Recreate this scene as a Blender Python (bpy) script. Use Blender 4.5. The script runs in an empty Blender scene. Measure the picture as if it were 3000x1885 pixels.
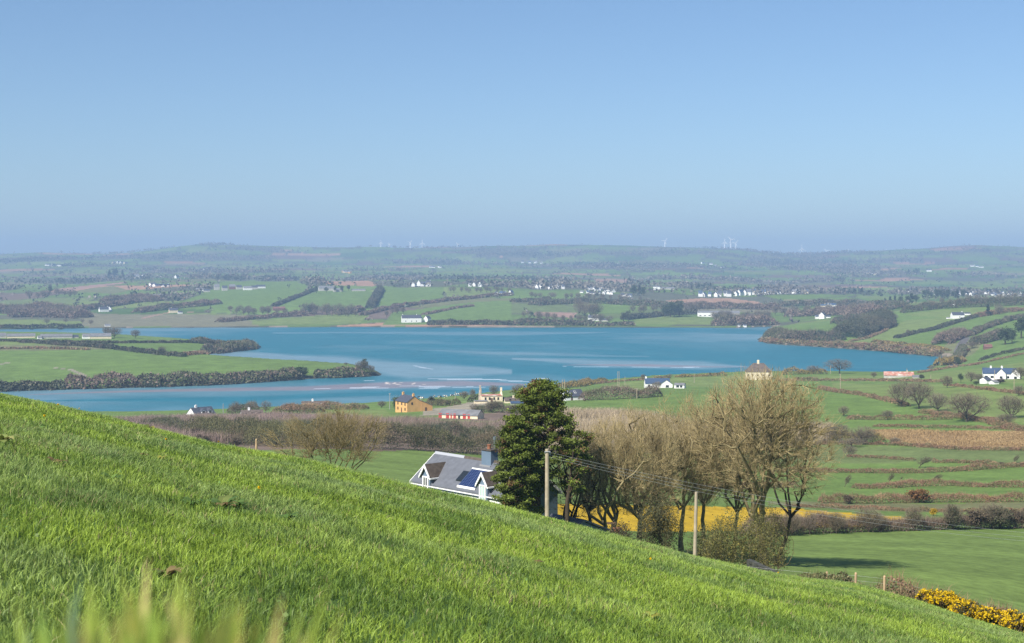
import bpy, math, random
import numpy as np
from mathutils import Vector, Matrix

# ------------------------------------------------------------ camera, world, sun, exposure
SC = bpy.context.scene
COL = SC.collection
F = 4121.0           # focal length in photograph pixels (photograph 3000 wide)
UH = 1500.0          # photograph column of the view axis
YH = 785.0           # photograph row of the eye level
EYE = 80.0           # eye height above the water (z = 0)
cam_data = bpy.data.cameras.new("camera")
cam = bpy.data.objects.new("camera", cam_data)
COL.objects.link(cam)
cam.location = (0, 0, EYE)
cam.rotation_euler = (math.radians(90), 0, 0)
cam_data.sensor_width = 36.0
cam_data.lens = 36.0 * F / 3000.0
cam_data.shift_y = (YH - 942.5) / 3000.0
cam_data.clip_start = 0.1
cam_data.clip_end = 60000
cam_data.dof.use_dof = True
cam_data.dof.focus_distance = 45.0
cam_data.dof.aperture_fstop = 7.5
SC.camera = cam

SUN_EL, SUN_AZ = math.radians(44), math.radians(-140)     # azimuth from +Y (view direction), negative = left
world = bpy.data.worlds.new("World")
SC.world = world
world.use_nodes = True
wn = world.node_tree
wn.nodes.clear()
wo = wn.nodes.new("ShaderNodeOutputWorld")
bg = wn.nodes.new("ShaderNodeBackground")
sky = wn.nodes.new("ShaderNodeTexSky")
sky.sky_type = 'NISHITA'
sky.sun_disc = False
sky.sun_elevation = SUN_EL
sky.sun_rotation = SUN_AZ
sky.altitude = 100
sky.air_density = 0.95
sky.dust_density = 0.5
sky.ozone_density = 4.0
bg.inputs['Strength'].default_value = 0.074
stint = wn.nodes.new("ShaderNodeMix"); stint.data_type = 'RGBA'; stint.blend_type = 'MULTIPLY'; stint.inputs[0].default_value = 1
stint.inputs[7].default_value = (.90, .975, 1.04, 1)      # slightly cooler white balance of the sky
wn.links.new(sky.outputs[0], stint.inputs[6]); wn.links.new(stint.outputs[2], bg.inputs[0])
wn.links.new(bg.outputs[0], wo.inputs[0])

sd = bpy.data.lights.new("sun", 'SUN')
sd.energy = 5.0
sd.angle = math.radians(0.5)
sd.color = (1.0, 0.955, 0.88)
sun = bpy.data.objects.new("sun", sd)
COL.objects.link(sun)
sdir = Vector((math.sin(SUN_AZ) * math.cos(SUN_EL), math.cos(SUN_AZ) * math.cos(SUN_EL), math.sin(SUN_EL)))
sun.rotation_euler = sdir.to_track_quat('Z', 'Y').to_euler()
sun.location = (-50, -20, 200)

SC.view_settings.view_transform = 'Standard'
SC.view_settings.look = 'None'
SC.view_settings.exposure = 0.7
SC.view_settings.gamma = 1.0
SC.render.engine = 'CYCLES'
cy = SC.cycles
cy.use_denoising = True
cy.denoising_prefilter = 'NONE'
cy.max_bounces = 6
cy.diffuse_bounces = 2
cy.glossy_bounces = 2
cy.transmission_bounces = 2
cy.volume_bounces = 0
cy.transparent_max_bounces = 8
cy.caustics_reflective = False
cy.caustics_refractive = False
cy.sample_clamp_indirect = 4.0
cy.use_adaptive_sampling = False

RNG = np.random.default_rng(11)
random.seed(11)

# ------------------------------------------------------------ helpers: noise, meshes, materials
_TAB = np.random.default_rng(5).random((256, 256))
def vnoise(x, y):
    x = np.asarray(x, float); y = np.asarray(y, float)
    xi = np.floor(x).astype(int); yi = np.floor(y).astype(int)
    fx = x - xi; fy = y - yi
    fx = fx * fx * (3 - 2 * fx); fy = fy * fy * (3 - 2 * fy)
    a = _TAB[xi & 255, yi & 255]; b = _TAB[(xi + 1) & 255, yi & 255]
    c = _TAB[xi & 255, (yi + 1) & 255]; d = _TAB[(xi + 1) & 255, (yi + 1) & 255]
    return (a + (b - a) * fx) * (1 - fy) + (c + (d - c) * fx) * fy
def fbm(x, y, o=4):
    s = 0; a = 0.5; t = 0
    for i in range(o):
        s = s + a * vnoise(x * 2 ** i + 17.3 * i, y * 2 ** i + 5.1 * i); t += a; a *= 0.5
    return s / t
def sstep(a, b, x):
    t = np.clip((x - a) / (b - a), 0, 1)
    return t * t * (3 - 2 * t)

def make_mesh(name, V, quads=None, tris=None, tint=None, smooth=False, polys=None):
    me = bpy.data.meshes.new(name)
    V = np.asarray(V, np.float32).reshape(-1, 3)
    ls, st, n = [], [], 0
    for arr, k in ((quads, 4), (tris, 3)):
        if arr is not None and len(arr):
            arr = np.asarray(arr, np.int32).reshape(-1, k)
            ls.append(arr.ravel()); st.append(n + np.arange(len(arr)) * k); n += arr.size
    if polys:
        for p in polys:
            ls.append(np.asarray(p, np.int32)); st.append(np.array([n])); n += len(p)
    loops = np.concatenate(ls); starts = np.concatenate(st).astype(np.int32)
    me.vertices.add(len(V)); me.vertices.foreach_set("co", V.ravel())
    me.loops.add(len(loops)); me.loops.foreach_set("vertex_index", loops.astype(np.int32))
    me.polygons.add(len(starts)); me.polygons.foreach_set("loop_start", starts)
    if smooth: me.polygons.foreach_set("use_smooth", np.ones(len(starts), bool))
    me.update(calc_edges=True)
    if tint is not None:
        at = me.color_attributes.new("tint", 'FLOAT_COLOR', 'POINT')
        t = np.ones((len(V), 4), np.float32); t[:, :3] = np.asarray(tint, np.float32)
        at.data.foreach_set("color", t.ravel())
    return me

def obj(name, me, mat=None, parent=None, loc=None):
    o = bpy.data.objects.new(name, me)
    COL.objects.link(o)
    if mat is not None and not len(me.materials): me.materials.append(mat)
    if parent is not None: o.parent = parent
    if loc is not None: o.location = loc
    return o
def tag(o, label=None, cat=None, group=None, kind=None):
    if label: o['label'] = label
    if cat: o['category'] = cat
    if group: o['group'] = group
    if kind: o['kind'] = kind
    return o
def empty(name, loc, rz=0.0):
    o = bpy.data.objects.new(name, None); COL.objects.link(o)
    o.location = loc; o.rotation_euler = (0, 0, rz); o.empty_display_size = 0.5
    return o
def copy_tree(o, parent=None):
    c = o.copy(); COL.objects.link(c); c.parent = parent
    for ch in [x for x in o.children]: copy_tree(ch, c)
    return c

class MB:
    """collects simple solids into one mesh"""
    def __init__(s): s.v = []; s.f = []
    def add(s, V, faces):
        b = len(s.v); s.v += [tuple(map(float, p)) for p in V]; s.f += [[b + i for i in fc] for fc in faces]; return s
    def box(s, x0, x1, y0, y1, z0, z1):
        return s.add([(x0,y0,z0),(x1,y0,z0),(x1,y1,z0),(x0,y1,z0),(x0,y0,z1),(x1,y0,z1),(x1,y1,z1),(x0,y1,z1)],
                     [(0,3,2,1),(4,5,6,7),(0,1,5,4),(1,2,6,5),(2,3,7,6),(3,0,4,7)])
    def hexa(s, P):      # 8 corners, bottom loop then top loop
        return s.add(P, [(0,3,2,1),(4,5,6,7),(0,1,5,4),(1,2,6,5),(2,3,7,6),(3,0,4,7)])
    def prism(s, prof, a, b, axis='x'):    # closed profile [(y,z)] swept along x from a to b
        n = len(prof)
        if axis == 'x': V = [(a, p[0], p[1]) for p in prof] + [(b, p[0], p[1]) for p in prof]
        else: V = [(p[0], a, p[1]) for p in prof] + [(p[0], b, p[1]) for p in prof]
        f = [list(range(n))[::-1], list(range(n, 2 * n))] + [[i, (i + 1) % n, n + (i + 1) % n, n + i] for i in range(n)]
        return s.add(V, f)
    def cyl(s, p0, p1, r0, r1=None, n=8):
        r1 = r0 if r1 is None else r1
        p0 = Vector(p0); p1 = Vector(p1); d = (p1 - p0).normalized()
        u = d.cross(Vector((0, 0, 1)) if abs(d.z) < .9 else Vector((1, 0, 0))).normalized(); w = d.cross(u)
        V = []
        for p, r in ((p0, r0), (p1, r1)):
            for i in range(n):
                a = 2 * math.pi * i / n; V.append(p + (u * math.cos(a) + w * math.sin(a)) * r)
        return s.add(V, [[i, (i + 1) % n, n + (i + 1) % n, n + i] for i in range(n)] + [list(range(n))[::-1], list(range(n, 2 * n))])
    def build(s, name, mat, parent=None, smooth=False):
        me = bpy.data.meshes.new(name); me.from_pydata(s.v, [], s.f); me.update()
        if smooth: me.polygons.foreach_set("use_smooth", np.ones(len(me.polygons), bool))
        return obj(name, me, mat, parent)

def mat(name, col, rough=0.8, spec=0.3, nscale=None, nvar=0.25, bump=0.0, bscale=None, tint=False, metal=0.0, transl=0.0, detail=4, hue=None, n2s=None):
    m = bpy.data.materials.new(name); m.use_nodes = True
    nt = m.node_tree; nt.nodes.clear(); N = nt.nodes.new; L = nt.links.new
    out = N("ShaderNodeOutputMaterial"); b = N("ShaderNodeBsdfPrincipled")
    b.inputs['Roughness'].default_value = rough; b.inputs['Specular IOR Level'].default_value = spec
    b.inputs['Metallic'].default_value = metal
    rgb = N("ShaderNodeRGB"); rgb.outputs[0].default_value = (*col, 1); cur = rgb.outputs[0]
    if tint:
        at = N("ShaderNodeAttribute"); at.attribute_name = "tint"
        mx = N("ShaderNodeMix"); mx.data_type = 'RGBA'; mx.blend_type = 'MULTIPLY'; mx.inputs[0].default_value = 1
        L(cur, mx.inputs[6]); L(at.outputs['Color'], mx.inputs[7]); cur = mx.outputs[2]
    if nscale:
        g = N("ShaderNodeNewGeometry"); nz = N("ShaderNodeTexNoise"); nz.inputs['Scale'].default_value = nscale; nz.inputs['Detail'].default_value = detail
        L(g.outputs['Position'], nz.inputs['Vector'])
        mr = N("ShaderNodeMapRange"); mr.inputs[1].default_value = .3; mr.inputs[2].default_value = .7
        mr.inputs[3].default_value = 1 - nvar; mr.inputs[4].default_value = 1 + nvar; L(nz.outputs[0], mr.inputs[0])
        vm = N("ShaderNodeVectorMath"); vm.operation = 'SCALE'; L(cur, vm.inputs[0]); L(mr.outputs[0], vm.inputs['Scale']); cur = vm.outputs[0]
        if n2s:
            n4 = N("ShaderNodeTexNoise"); n4.inputs['Scale'].default_value = n2s; n4.inputs['Detail'].default_value = 6; n4.inputs['Roughness'].default_value = .7; L(g.outputs['Position'], n4.inputs['Vector'])
            m4 = N("ShaderNodeMapRange"); m4.inputs[1].default_value = .35; m4.inputs[2].default_value = .65; m4.inputs[3].default_value = .74; m4.inputs[4].default_value = 1.22; L(n4.outputs[0], m4.inputs[0])
            v4 = N("ShaderNodeVectorMath"); v4.operation = 'SCALE'; L(cur, v4.inputs[0]); L(m4.outputs[0], v4.inputs['Scale']); cur = v4.outputs[0]
        if hue is not None:
            n2 = N("ShaderNodeTexNoise"); n2.inputs['Scale'].default_value = nscale * .37; L(g.outputs['Position'], n2.inputs['Vector'])
            m3 = N("ShaderNodeMix"); m3.data_type = 'RGBA'; m3.inputs[7].default_value = (*hue, 1)
            r2 = N("ShaderNodeMapRange"); r2.inputs[1].default_value = .45; r2.inputs[2].default_value = .65; L(n2.outputs[0], r2.inputs[0])
            L(r2.outputs[0], m3.inputs[0]); L(cur, m3.inputs[6]); cur = m3.outputs[2]
    L(cur, b.inputs['Base Color'])
    if bump:
        g2 = N("ShaderNodeNewGeometry"); nb = N("ShaderNodeTexNoise"); nb.inputs['Scale'].default_value = bscale or 5; nb.inputs['Detail'].default_value = 5
        L(g2.outputs['Position'], nb.inputs['Vector']); bp = N("ShaderNodeBump"); bp.inputs['Strength'].default_value = bump; bp.inputs['Distance'].default_value = .05
        L(nb.outputs[0], bp.inputs['Height']); L(bp.outputs[0], b.inputs['Normal'])
    if transl:
        tr = N("ShaderNodeBsdfTranslucent"); L(cur, tr.inputs[0]); ms = N("ShaderNodeMixShader"); ms.inputs[0].default_value = transl
        L(b.outputs[0], ms.inputs[1]); L(tr.outputs[0], ms.inputs[2]); L(ms.outputs[0], out.inputs[0])
    else: L(b.outputs[0], out.inputs[0])
    return m

# ------------------------------------------------------------ terrain
SIL = np.array([(-900,1040),(-300,1100),(0,1152),(150,1178),(299,1210),(623,1289),(922,1341),(1196,1408),(1433,1464),(1607,1510),(1869,1572),(2043,1618),(2292,1676),(2500,1706),(2703,1762),(2850,1812),(3000,1852),(3400,1940)], float)
SIL[:, 1] += np.interp(SIL[:, 0], [0, 900, 1250, 1500, 3000], [9, 20, 27, 20, 14])
KQ = 0.000875; EH = 1.4
UK = np.array([-300,300,700,1100,1500,1900,2300,2700,3300], float)
ROWS = [
 (60, None),
 (100,[-14,-15,-17,-19.5,-20.5,-21.5,-22.6,-23.6,-26.5]),
 (130,[-18,-19,-22,-25,-25.8,-25.7,-27.2,-27.8,-29.5]),
 (200,[-28,-29,-30,-30.5,-33,-35,-37,-37.5,-38]),
 (330,[-42,-43,-42.5,-42,-45,-47,-49.5,-50,-48]),
 (500,[-55,-56,-56,-54,-54,-55,-56,-54,-50]),
 (650,[-66,-68,-67,-65.5,-60,-59,-58.5,-57,-52]),
 (900,[-78,-78,-77,-77,-77,-74,-73,-68.5,-60]),
 (1100,[-74,-73,-74,-78,-78,-77,-77,-76,-60]),
 (1300,[-71,-71.5,-75,-78,-78,-78,-78,-75,-56]),
 (1450,[-70.5,-70.5,-75,-78,-78,-78,-76,-71.5,-52]),
 (1700,[-74,-76,-78,-78,-78,-78,-74,-62,-44]),
 (1917,[-79,-79,-79,-79,-79,-79,-78,-54,-40]),
 (2100,[-76,-75,-75,-74,-73,-74,-75,-54,-41]),
 (2400,[-68,-68,-60,-62,-60,-62,-66,-56,-46]),
 (2800,[-57,-52,-46,-44,-46,-49,-54,-56,-52]),
 (3200,[-48,-42,-36,-34,-35,-42,-49,-52,-50]),
 (3600,[-44,-40,-38,-38,-40,-46,-48,-51,-50]),
 (4300,[-28,-30,-28,-28,-32,-38,-38,-42,-40]),
 (5200,[-10,-6,-2,-6,-8,-10,-14,-14,-12]),
 (6200,[20,30,34,24,20,22,10,14,20]),
 (7500,[58,72,106,98,106,114,78,96,104]),
 (9500,[40,50,70,60,70,70,50,60,60]),
 (14000,[0]*9)]
def s_of(u): return (np.interp(u, SIL[:, 0], SIL[:, 1]) - YH) / F - 2 * math.sqrt(EH * KQ)
_RD = np.array([r[0] for r in ROWS], float)
_ZT = np.array([[-(EH + s_of(u) * 60 + KQ * 3600) for u in UK]] + [r[1] for r in ROWS[1:]], float)
def _cr(p0, p1, p2, p3, t):
    return p1 + .5 * t * (p2 - p0 + t * (2*p0 - 5*p1 + 4*p2 - p3 + t * (3*(p1 - p2) + p3 - p0)))
def table(u, D):
    lx = np.log(np.maximum(D, 60.0)); lr = np.log(_RD)
    i = np.clip(np.searchsorted(lr, lx) - 1, 0, len(lr) - 2); t = np.clip((lx - lr[i]) / (lr[i+1] - lr[i]), 0, 1)
    uc = np.clip(u, UK[0], UK[-1]); j = np.clip(np.searchsorted(UK, uc) - 1, 0, len(UK) - 2); tu = (uc - UK[j]) / (UK[j+1] - UK[j])
    n = len(_RD) - 1; m = len(UK) - 1
    rr = []
    for di in (-1, 0, 1, 2):
        ii = np.clip(i + di, 0, n)
        rr.append(_cr(_ZT[ii, np.clip(j-1,0,m)], _ZT[ii, j], _ZT[ii, np.clip(j+1,0,m)], _ZT[ii, np.clip(j+2,0,m)], tu))
    # monotone-ish: mix cubic and linear in depth so that shores stay calm
    return .5 * _cr(rr[0], rr[1], rr[2], rr[3], t) + .5 * (rr[1] + (rr[2] - rr[1]) * t)

def shore_pt(u, y):
    Y = EYE * F / (y - YH); return ((u - UH) / F * Y, Y)
SHORE_PX = [(-700,966),(0,966),(150,964),(300,962),(500,961),(700,960),(900,959.5),(1100,959),(1300,960),(1500,960),(1750,960),(2000,960.5),(2150,961),(2275,957),
 (2246,972),(2230,988),(2227,998),(2245,1006),(2300,1011),(2360,1014),(2400,1017),(2500,1024),(2600,1031),(2700,1041),(2757,1046),(2780,1051),(2768,1058),(2750,1064),(2742,1072),(2728,1083),(2700,1092),(2660,1098),
 (2500,1097),(2400,1095),(2200,1096),(2100,1100),(2000,1104),(1900,1109),(1800,1118),(1700,1130),(1600,1140),(1500,1150),(1400,1162),(1300,1176),(1150,1193),(1000,1208),(800,1222),(600,1230),(400,1234),(0,1240),(-700,1240),
 (-700,1152),(0,1147),(60,1144),(200,1141),(330,1137),(500,1132),(620,1128),(700,1124),(800,1117),(900,1110),(1000,1107),(1060,1104),(1108,1101),(1120,1098),(1108,1092),(1085,1086),(1040,1074),(900,1064),(760,1056),(650,1050),(575,1048),
 (550,1044),(590,1039),(640,1034),(690,1029),(738,1021),(737,1013),(650,1008),(500,998),(400,990),(200,983),(-700,980)]
SH = np.array([shore_pt(*p) for p in SHORE_PX])
def _jag(P):
    out = []
    for i in range(len(P)):
        a = P[i]; b = P[(i+1) % len(P)]; n = max(1, int(np.hypot(*(b-a)) / 22)); n = min(n, 14)
        for k in range(n):
            p = a + (b-a) * k / n
            if abs(p[0]) < 900 and k > 0: p = p + (np.array([vnoise(p[0]*.03, p[1]*.03), vnoise(p[1]*.03+9, p[0]*.03)]) - .5) * np.array([14, 14])
            out.append(p)
    return np.array(out)
SHJ = _jag(SH)
def poly_sd(X, Y, P):
    """signed distance: positive inside polygon"""
    X = np.asarray(X, float); Y = np.asarray(Y, float)
    d2 = np.full(X.shape, 1e18); ins = np.zeros(X.shape, bool)
    for i in range(len(P)):
        ax, ay = P[i]; bx, by = P[(i + 1) % len(P)]
        ex, ey = bx - ax, by - ay; L = ex*ex + ey*ey + 1e-9
        t = np.clip(((X-ax)*ex + (Y-ay)*ey) / L, 0, 1)
        d2 = np.minimum(d2, (X-ax-t*ex)**2 + (Y-ay-t*ey)**2)
        c = ((ay > Y) != (by > Y))
        with np.errstate(divide='ignore', invalid='ignore'):
            c &= X < (bx-ax) * (Y-ay) / (by-ay + 1e-12) + ax
        ins ^= c
    return np.where(ins, 1, -1) * np.sqrt(d2)
def in_poly(X, Y, P):
    ins = np.zeros(X.shape, bool)
    for i in range(len(P)):
        ax, ay = P[i]; bx, by = P[(i + 1) % len(P)]
        if ay == by: continue
        c = ((ay > Y) != (by > Y)) & (X < (bx-ax) * (Y-ay) / (by-ay) + ax); ins ^= c
    return ins
def seg_dist(X, Y, P):
    d2 = np.full(X.shape, 1e18)
    for i in range(len(P) - 1):
        ax, ay = P[i]; bx, by = P[i + 1]; ex, ey = bx-ax, by-ay; L = ex*ex+ey*ey+1e-9
        t = np.clip(((X-ax)*ex + (Y-ay)*ey) / L, 0, 1); d2 = np.minimum(d2, (X-ax-t*ex)**2 + (Y-ay-t*ey)**2)
    return np.sqrt(d2)
AZC = math.radians(28)
def uD(X, Y):
    az = np.arctan2(X, Y); r = np.hypot(X, Y); ac = np.clip(az, -AZC, AZC)
    return UH + F * np.tan(ac), r * np.cos(ac), az
SKYB = [(560,8,120),(700,4,150),(1030,3,120),(1500,5,200),(1720,5,160),(2140,6,150),(2480,3,90),(2840,10,140),(130,5,120),(330,-3,120),(2420,-4,160)]
def height(X, Y):
    X = np.asarray(X, float); Y = np.asarray(Y, float)
    u, D, az = uD(X, Y)
    near = -(EH + s_of(u) * D + KQ * D * D) + (fbm(X*.35+3, Y*.35+8, 3) - .5) * np.minimum(.12, D*.008) + (fbm(X*.07+3, Y*.07, 2) - .5) * np.minimum(.5, D*.012)
    far = table(u, D)
    amp = np.interp(D, [90,200,600,1900,2600,4000,6500,9000], [.3,.8,1.5,2.5,14,32,48,30])
    far = far + (fbm(X/np.interp(D,[100,1000,3000,7000],[30,110,340,620]), Y/np.interp(D,[100,1000,3000,7000],[30,110,340,620]), 4) - .5) * amp
    bm = 0
    for (bu, bh, bw) in SKYB: bm = bm + bh * np.exp(-((u - bu) / bw) ** 2)
    far = far + bm * sstep(5600, 7200, D) * D / F * 1.0
    w = sstep(60, 100, D)
    z = EYE + near * (1 - w) + far * w
    k = (D > 560) & (D < 2500)
    if np.any(k):
        sd = poly_sd(X[k], Y[k], SHJ)       # + in water
        land = -sd; zk = z[k]; base = np.maximum(zk, 1.2)
        ramp = sstep(0, 70, land)
        zl = np.minimum(base, 1.0 + np.minimum(np.maximum(land, 0) * .35, 1.6) + (base - 1) * ramp) * sstep(-1, 3, land) + 0.02
        zw = -np.minimum(np.maximum(sd, 0) * .08, 4.0) - .15
        z[k] = np.where(sd > 0, zw, np.maximum(zl, 0.1))
    back = sstep(math.radians(60), math.radians(110), np.abs(az))
    z = z * (1 - back) + back * (EYE - EH - .02 * D * (D < 0) - np.minimum(D, 400) * .0)
    return z
def hgt(x, y): return float(height(np.array([x]), np.array([y]))[0])
_DS = np.exp(np.linspace(math.log(3), math.log(11000), 900))
def at(px, py, dmin=58):
    """ground point seen at photograph pixel (px, py), beyond dmin metres"""
    if py < 1262: dmin = max(dmin, 230)
    D = _DS[_DS > dmin]; X = (px - UH) / F * D
    z = height(X, D); ray = EYE - (py - YH) / F * D
    b = np.nonzero(ray <= z)[0]
    i = b[0] if len(b) else int(np.argmin(ray - z))
    if i > 0 and len(b):
        a0 = (ray - z)[i-1]; a1 = (ray - z)[i]; t = a0 / (a0 - a1 + 1e-9); d = D[i-1] + (D[i] - D[i-1]) * t
    else: d = D[i]
    x = (px - UH) / F * d
    return Vector((x, d, hgt(x, d)))
def atd(px, d):
    x = (px - UH) / F * d; return Vector((x, d, hgt(x, d)))
def pxpath(pts, dmin=58, step=None):
    P = []
    for i in range(len(pts)-1):
        a, b = pts[i], pts[i+1]; n = max(2, int(abs(b[0]-a[0]) / 25) + int(abs(b[1]-a[1]) / 6))
        for k in range(n): P.append(at(a[0]+(b[0]-a[0])*k/n, a[1]+(b[1]-a[1])*k/n, dmin))
    P.append(at(*pts[-1], dmin)); return P
# ------------------------------------------------------------ ground sheet
G = dict(g1=(.118,.180,.043), g2=(.150,.195,.055), g3=(.125,.160,.055), g4=(.075,.13,.034), gb=(.132,.188,.048), br=(.25,.17,.085), ol=(.150,.155,.070),
         pl=(.330,.200,.130), pk=(.300,.190,.150), ye=(.46,.30,.02), mu=(.175,.165,.100), st=(.260,.230,.170), rd=(.12,.11,.105), sc=(.150,.110,.085), sa=(.33,.27,.20), wo=(.095,.10,.062))
def wpoly(pts, dmin=230): return np.array([tuple(at(x, y, dmin))[:2] for x, y in pts])
FIELDS = [
 # right-hand slope, near to far
 ('gb', [(2100,1580),(2300,1566),(2700,1556),(3300,1548),(3500,1900),(2900,1800),(2300,1690),(2050,1620)]),
 ('ye', [(1560,1476),(1700,1478),(2000,1482),(2300,1487),(2480,1503),(2640,1515),(2740,1528),(2740,1538),(2300,1544),(1900,1560),(1560,1545)]),
 ('ol', [(2250,1462),(3300,1470),(3300,1500),(2600,1500),(2250,1478)]),
 ('g1', [(2150,1432),(3300,1432),(3300,1466),(2150,1458)]),
 ('g1', [(2050,1390),(2480,1386),(3300,1372),(3300,1428),(2050,1422)]),
 ('g1', [(2050,1345),(2700,1350),(2990,1376),(2600,1382),(2050,1376)]),
 ('g3', [(2380,1302),(3300,1320),(3300,1372),(2780,1352),(2050,1340)]),
 ('br', [(2545,1262),(2700,1258),(3300,1272),(3300,1320),(2900,1318),(2640,1306)]),
 ('g1', [(2540,1232),(2860,1230),(2960,1262),(2620,1262)]),
 ('g1', [(2400,1148),(2480,1150),(2640,1186),(2790,1222),(2480,1222),(2400,1200)]),
 ('g2', [(2440,1122),(2770,1126),(3300,1170),(3300,1264),(2860,1232),(2740,1204),(2640,1180),(2440,1136)]),
 ('g2', [(2380,1100),(2700,1094),(2860,1080),(3300,1020),(3300,1150),(2780,1118),(2380,1113)]),
 ('g1', [(2800,1074),(2815,1058),(2900,1035),(3300,960),(3300,1012),(2900,1062)]),
 ('ol', [(2740,1040),(2790,1000),(2840,985),(2900,985),(2870,1020),(2800,1060),(2740,1075)]),
 ('g2', [(2475,1005),(2600,965),(2650,940),(2800,930),(2840,938),(2760,962),(2660,985),(2560,1005)]),
 ('g1', [(2600,1004),(2700,978),(2850,945),(2990,925),(2900,975),(2800,1005),(2700,1010)]),
 ('g2', [(2640,925),(2740,910),(2900,900),(2900,925),(2780,932)]),
 ('g1', [(2860,905),(3300,880),(3300,905),(2960,925)]),
 ('g1', [(2320,968),(2440,945),(2490,955),(2480,975),(2300,972)]),
 ('ol', [(2230,1008),(2232,994),(2450,1000),(2760,1025),(2760,1046),(2400,1017)]),
 # near land by the water
 ('g2', [(1650,1155),(1800,1125),(1960,1108),(2120,1100),(2300,1100),(2300,1140),(1990,1130),(1700,1172)]),
 ('g1', [(1700,1180),(1840,1172),(2200,1150),(2300,1180),(1950,1215),(1780,1205)]),
 ('sc', [(300,1240),(700,1232),(1060,1230),(1300,1222),(1480,1205),(1560,1195),(1560,1335),(1100,1322),(700,1320),(300,1280)]),
 ('sc', [(150,1250),(300,1236),(560,1227),(800,1219),(930,1214),(940,1236),(300,1256)]),
 ('gb', [(1130,1218),(1250,1222),(1300,1228),(1470,1236),(1470,1250),(1270,1246),(1130,1238)]),
 ('st', [(1660,1208),(1780,1208),(1900,1222),(1900,1320),(1560,1330),(1560,1205)]),
 ('g2', [(940,1206),(1010,1198),(1130,1200),(1150,1224),(940,1222)]),
 ('gb', [(1230,1172),(1500,1150),(1540,1160),(1500,1195),(1360,1212),(1230,1215)]),
 ('st', [(1240,1200),(1290,1196),(1380,1178),(1440,1180),(1400,1200),(1300,1218),(1240,1216)]),
 ('gb', [(1050,1330),(1200,1318),(1560,1336),(1760,1345),(2250,1400),(2250,1470),(1700,1476),(1500,1480),(1000,1420)]),
 # left peninsulas
 ('g1', [(-400,1030),(0,1026),(200,1022),(380,1026),(480,1040),(560,1050),(700,1056),(900,1062),(1010,1070),(1020,1082),(900,1096),(700,1108),(450,1118),(200,1125),(-400,1135)]),
 ('ol', [(-400,1008),(60,1010),(260,1014),(330,1024),(200,1026),(0,1028),(-400,1030)]),
 ('g1', [(230,1000),(450,1002),(640,1012),(640,1022),(540,1034),(470,1036),(330,1018)]),
 ('g2', [(-400,992),(200,1002),(200,1012),(-400,1008)]),
 # beyond the water
 ('mu', [(240,958),(700,956),(760,958),(760,940),(560,930),(240,932)]),
 ('g2', [(-400,957),(230,957),(235,944),(100,936),(-400,934)]),
 ('mu', [(230,935),(730,938),(760,925),(230,920)]),
 ('g2', [(740,952),(1050,950),(1085,920),(960,922),(740,940)]),
 ('g1', [(1120,952),(1480,952),(1500,940),(1500,880),(1400,885),(1150,915)]),
 ('g1', [(810,900),(1080,912),(1120,905),(1100,870),(1085,850),(960,850),(850,870)]),
 ('g1', [(1110,900),(1300,880),(1300,842),(1130,842),(1100,865)]),
 ('g1', [(470,905),(790,918),(800,880),(900,862),(880,846),(640,838),(600,860)]),
 ('g2', [(1310,878),(1500,868),(1500,852),(1310,842)]),
 ('g1', [(1500,850),(1720,855),(1730,865),(1600,868),(1500,865)]),
 ('g1', [(1720,920),(1840,918),(1900,900),(1720,898)]),
 ('pk', [(1560,925),(1680,932),(1690,918),(1570,914)]),
 ('g2', [(1840,950),(2090,952),(2080,932),(1960,926),(1860,938)]),
 ('pl', [(1950,881),(2060,874),(2130,874),(2220,884),(2240,894),(2150,898),(1990,894)]),
 ('pl', [(935,826),(1000,824),(1110,834),(1090,840),(960,836)]),
 ('pl', [(1740,817),(1845,818),(1850,829),(1750,829)]),
 ('pk', [(160,848),(250,838),(370,826),(370,830),(255,846),(170,856)]),
 ('ol', [(200,856),(330,838),(380,852),(330,862)]),
 ('g1', [(560,842),(640,832),(740,820),(900,834),(900,846),(700,842)]),
 ('g1', [(2050,840),(2250,838),(2250,850),(2100,852)]),
 ('g1', [(2240,868),(2420,862),(2640,880),(2560,892),(2300,882)]),
]
ang = np.concatenate([np.radians(np.linspace(-180, -30, 70, endpoint=False)), np.radians(np.linspace(-30, -21.5, 40, endpoint=False)),
                      np.radians(np.linspace(-21.5, 21.5, 980, endpoint=False)), np.radians(np.linspace(21.5, 30, 40, endpoint=False)), np.radians(np.linspace(30, 180, 70, endpoint=False))])
rr = [0.4]
while rr[-1] < 12000:
    r = rr[-1]; rr.append(r * (1.03 if r < 60 else 1.012 if r < 850 else 1.0085 if r < 3300 else 1.02))
rad = np.array(rr)
AA, RR = np.meshgrid(ang, rad, indexing='ij')
GX, GY = np.sin(AA) * RR, np.cos(AA) * RR
GZ = height(GX.ravel(), GY.ravel()).reshape(GX.shape)
na, nr = GX.shape
gx, gy, gz = GX.ravel(), GY.ravel(), GZ.ravel()
gu, gD, gaz = uD(gx, gy)
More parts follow.
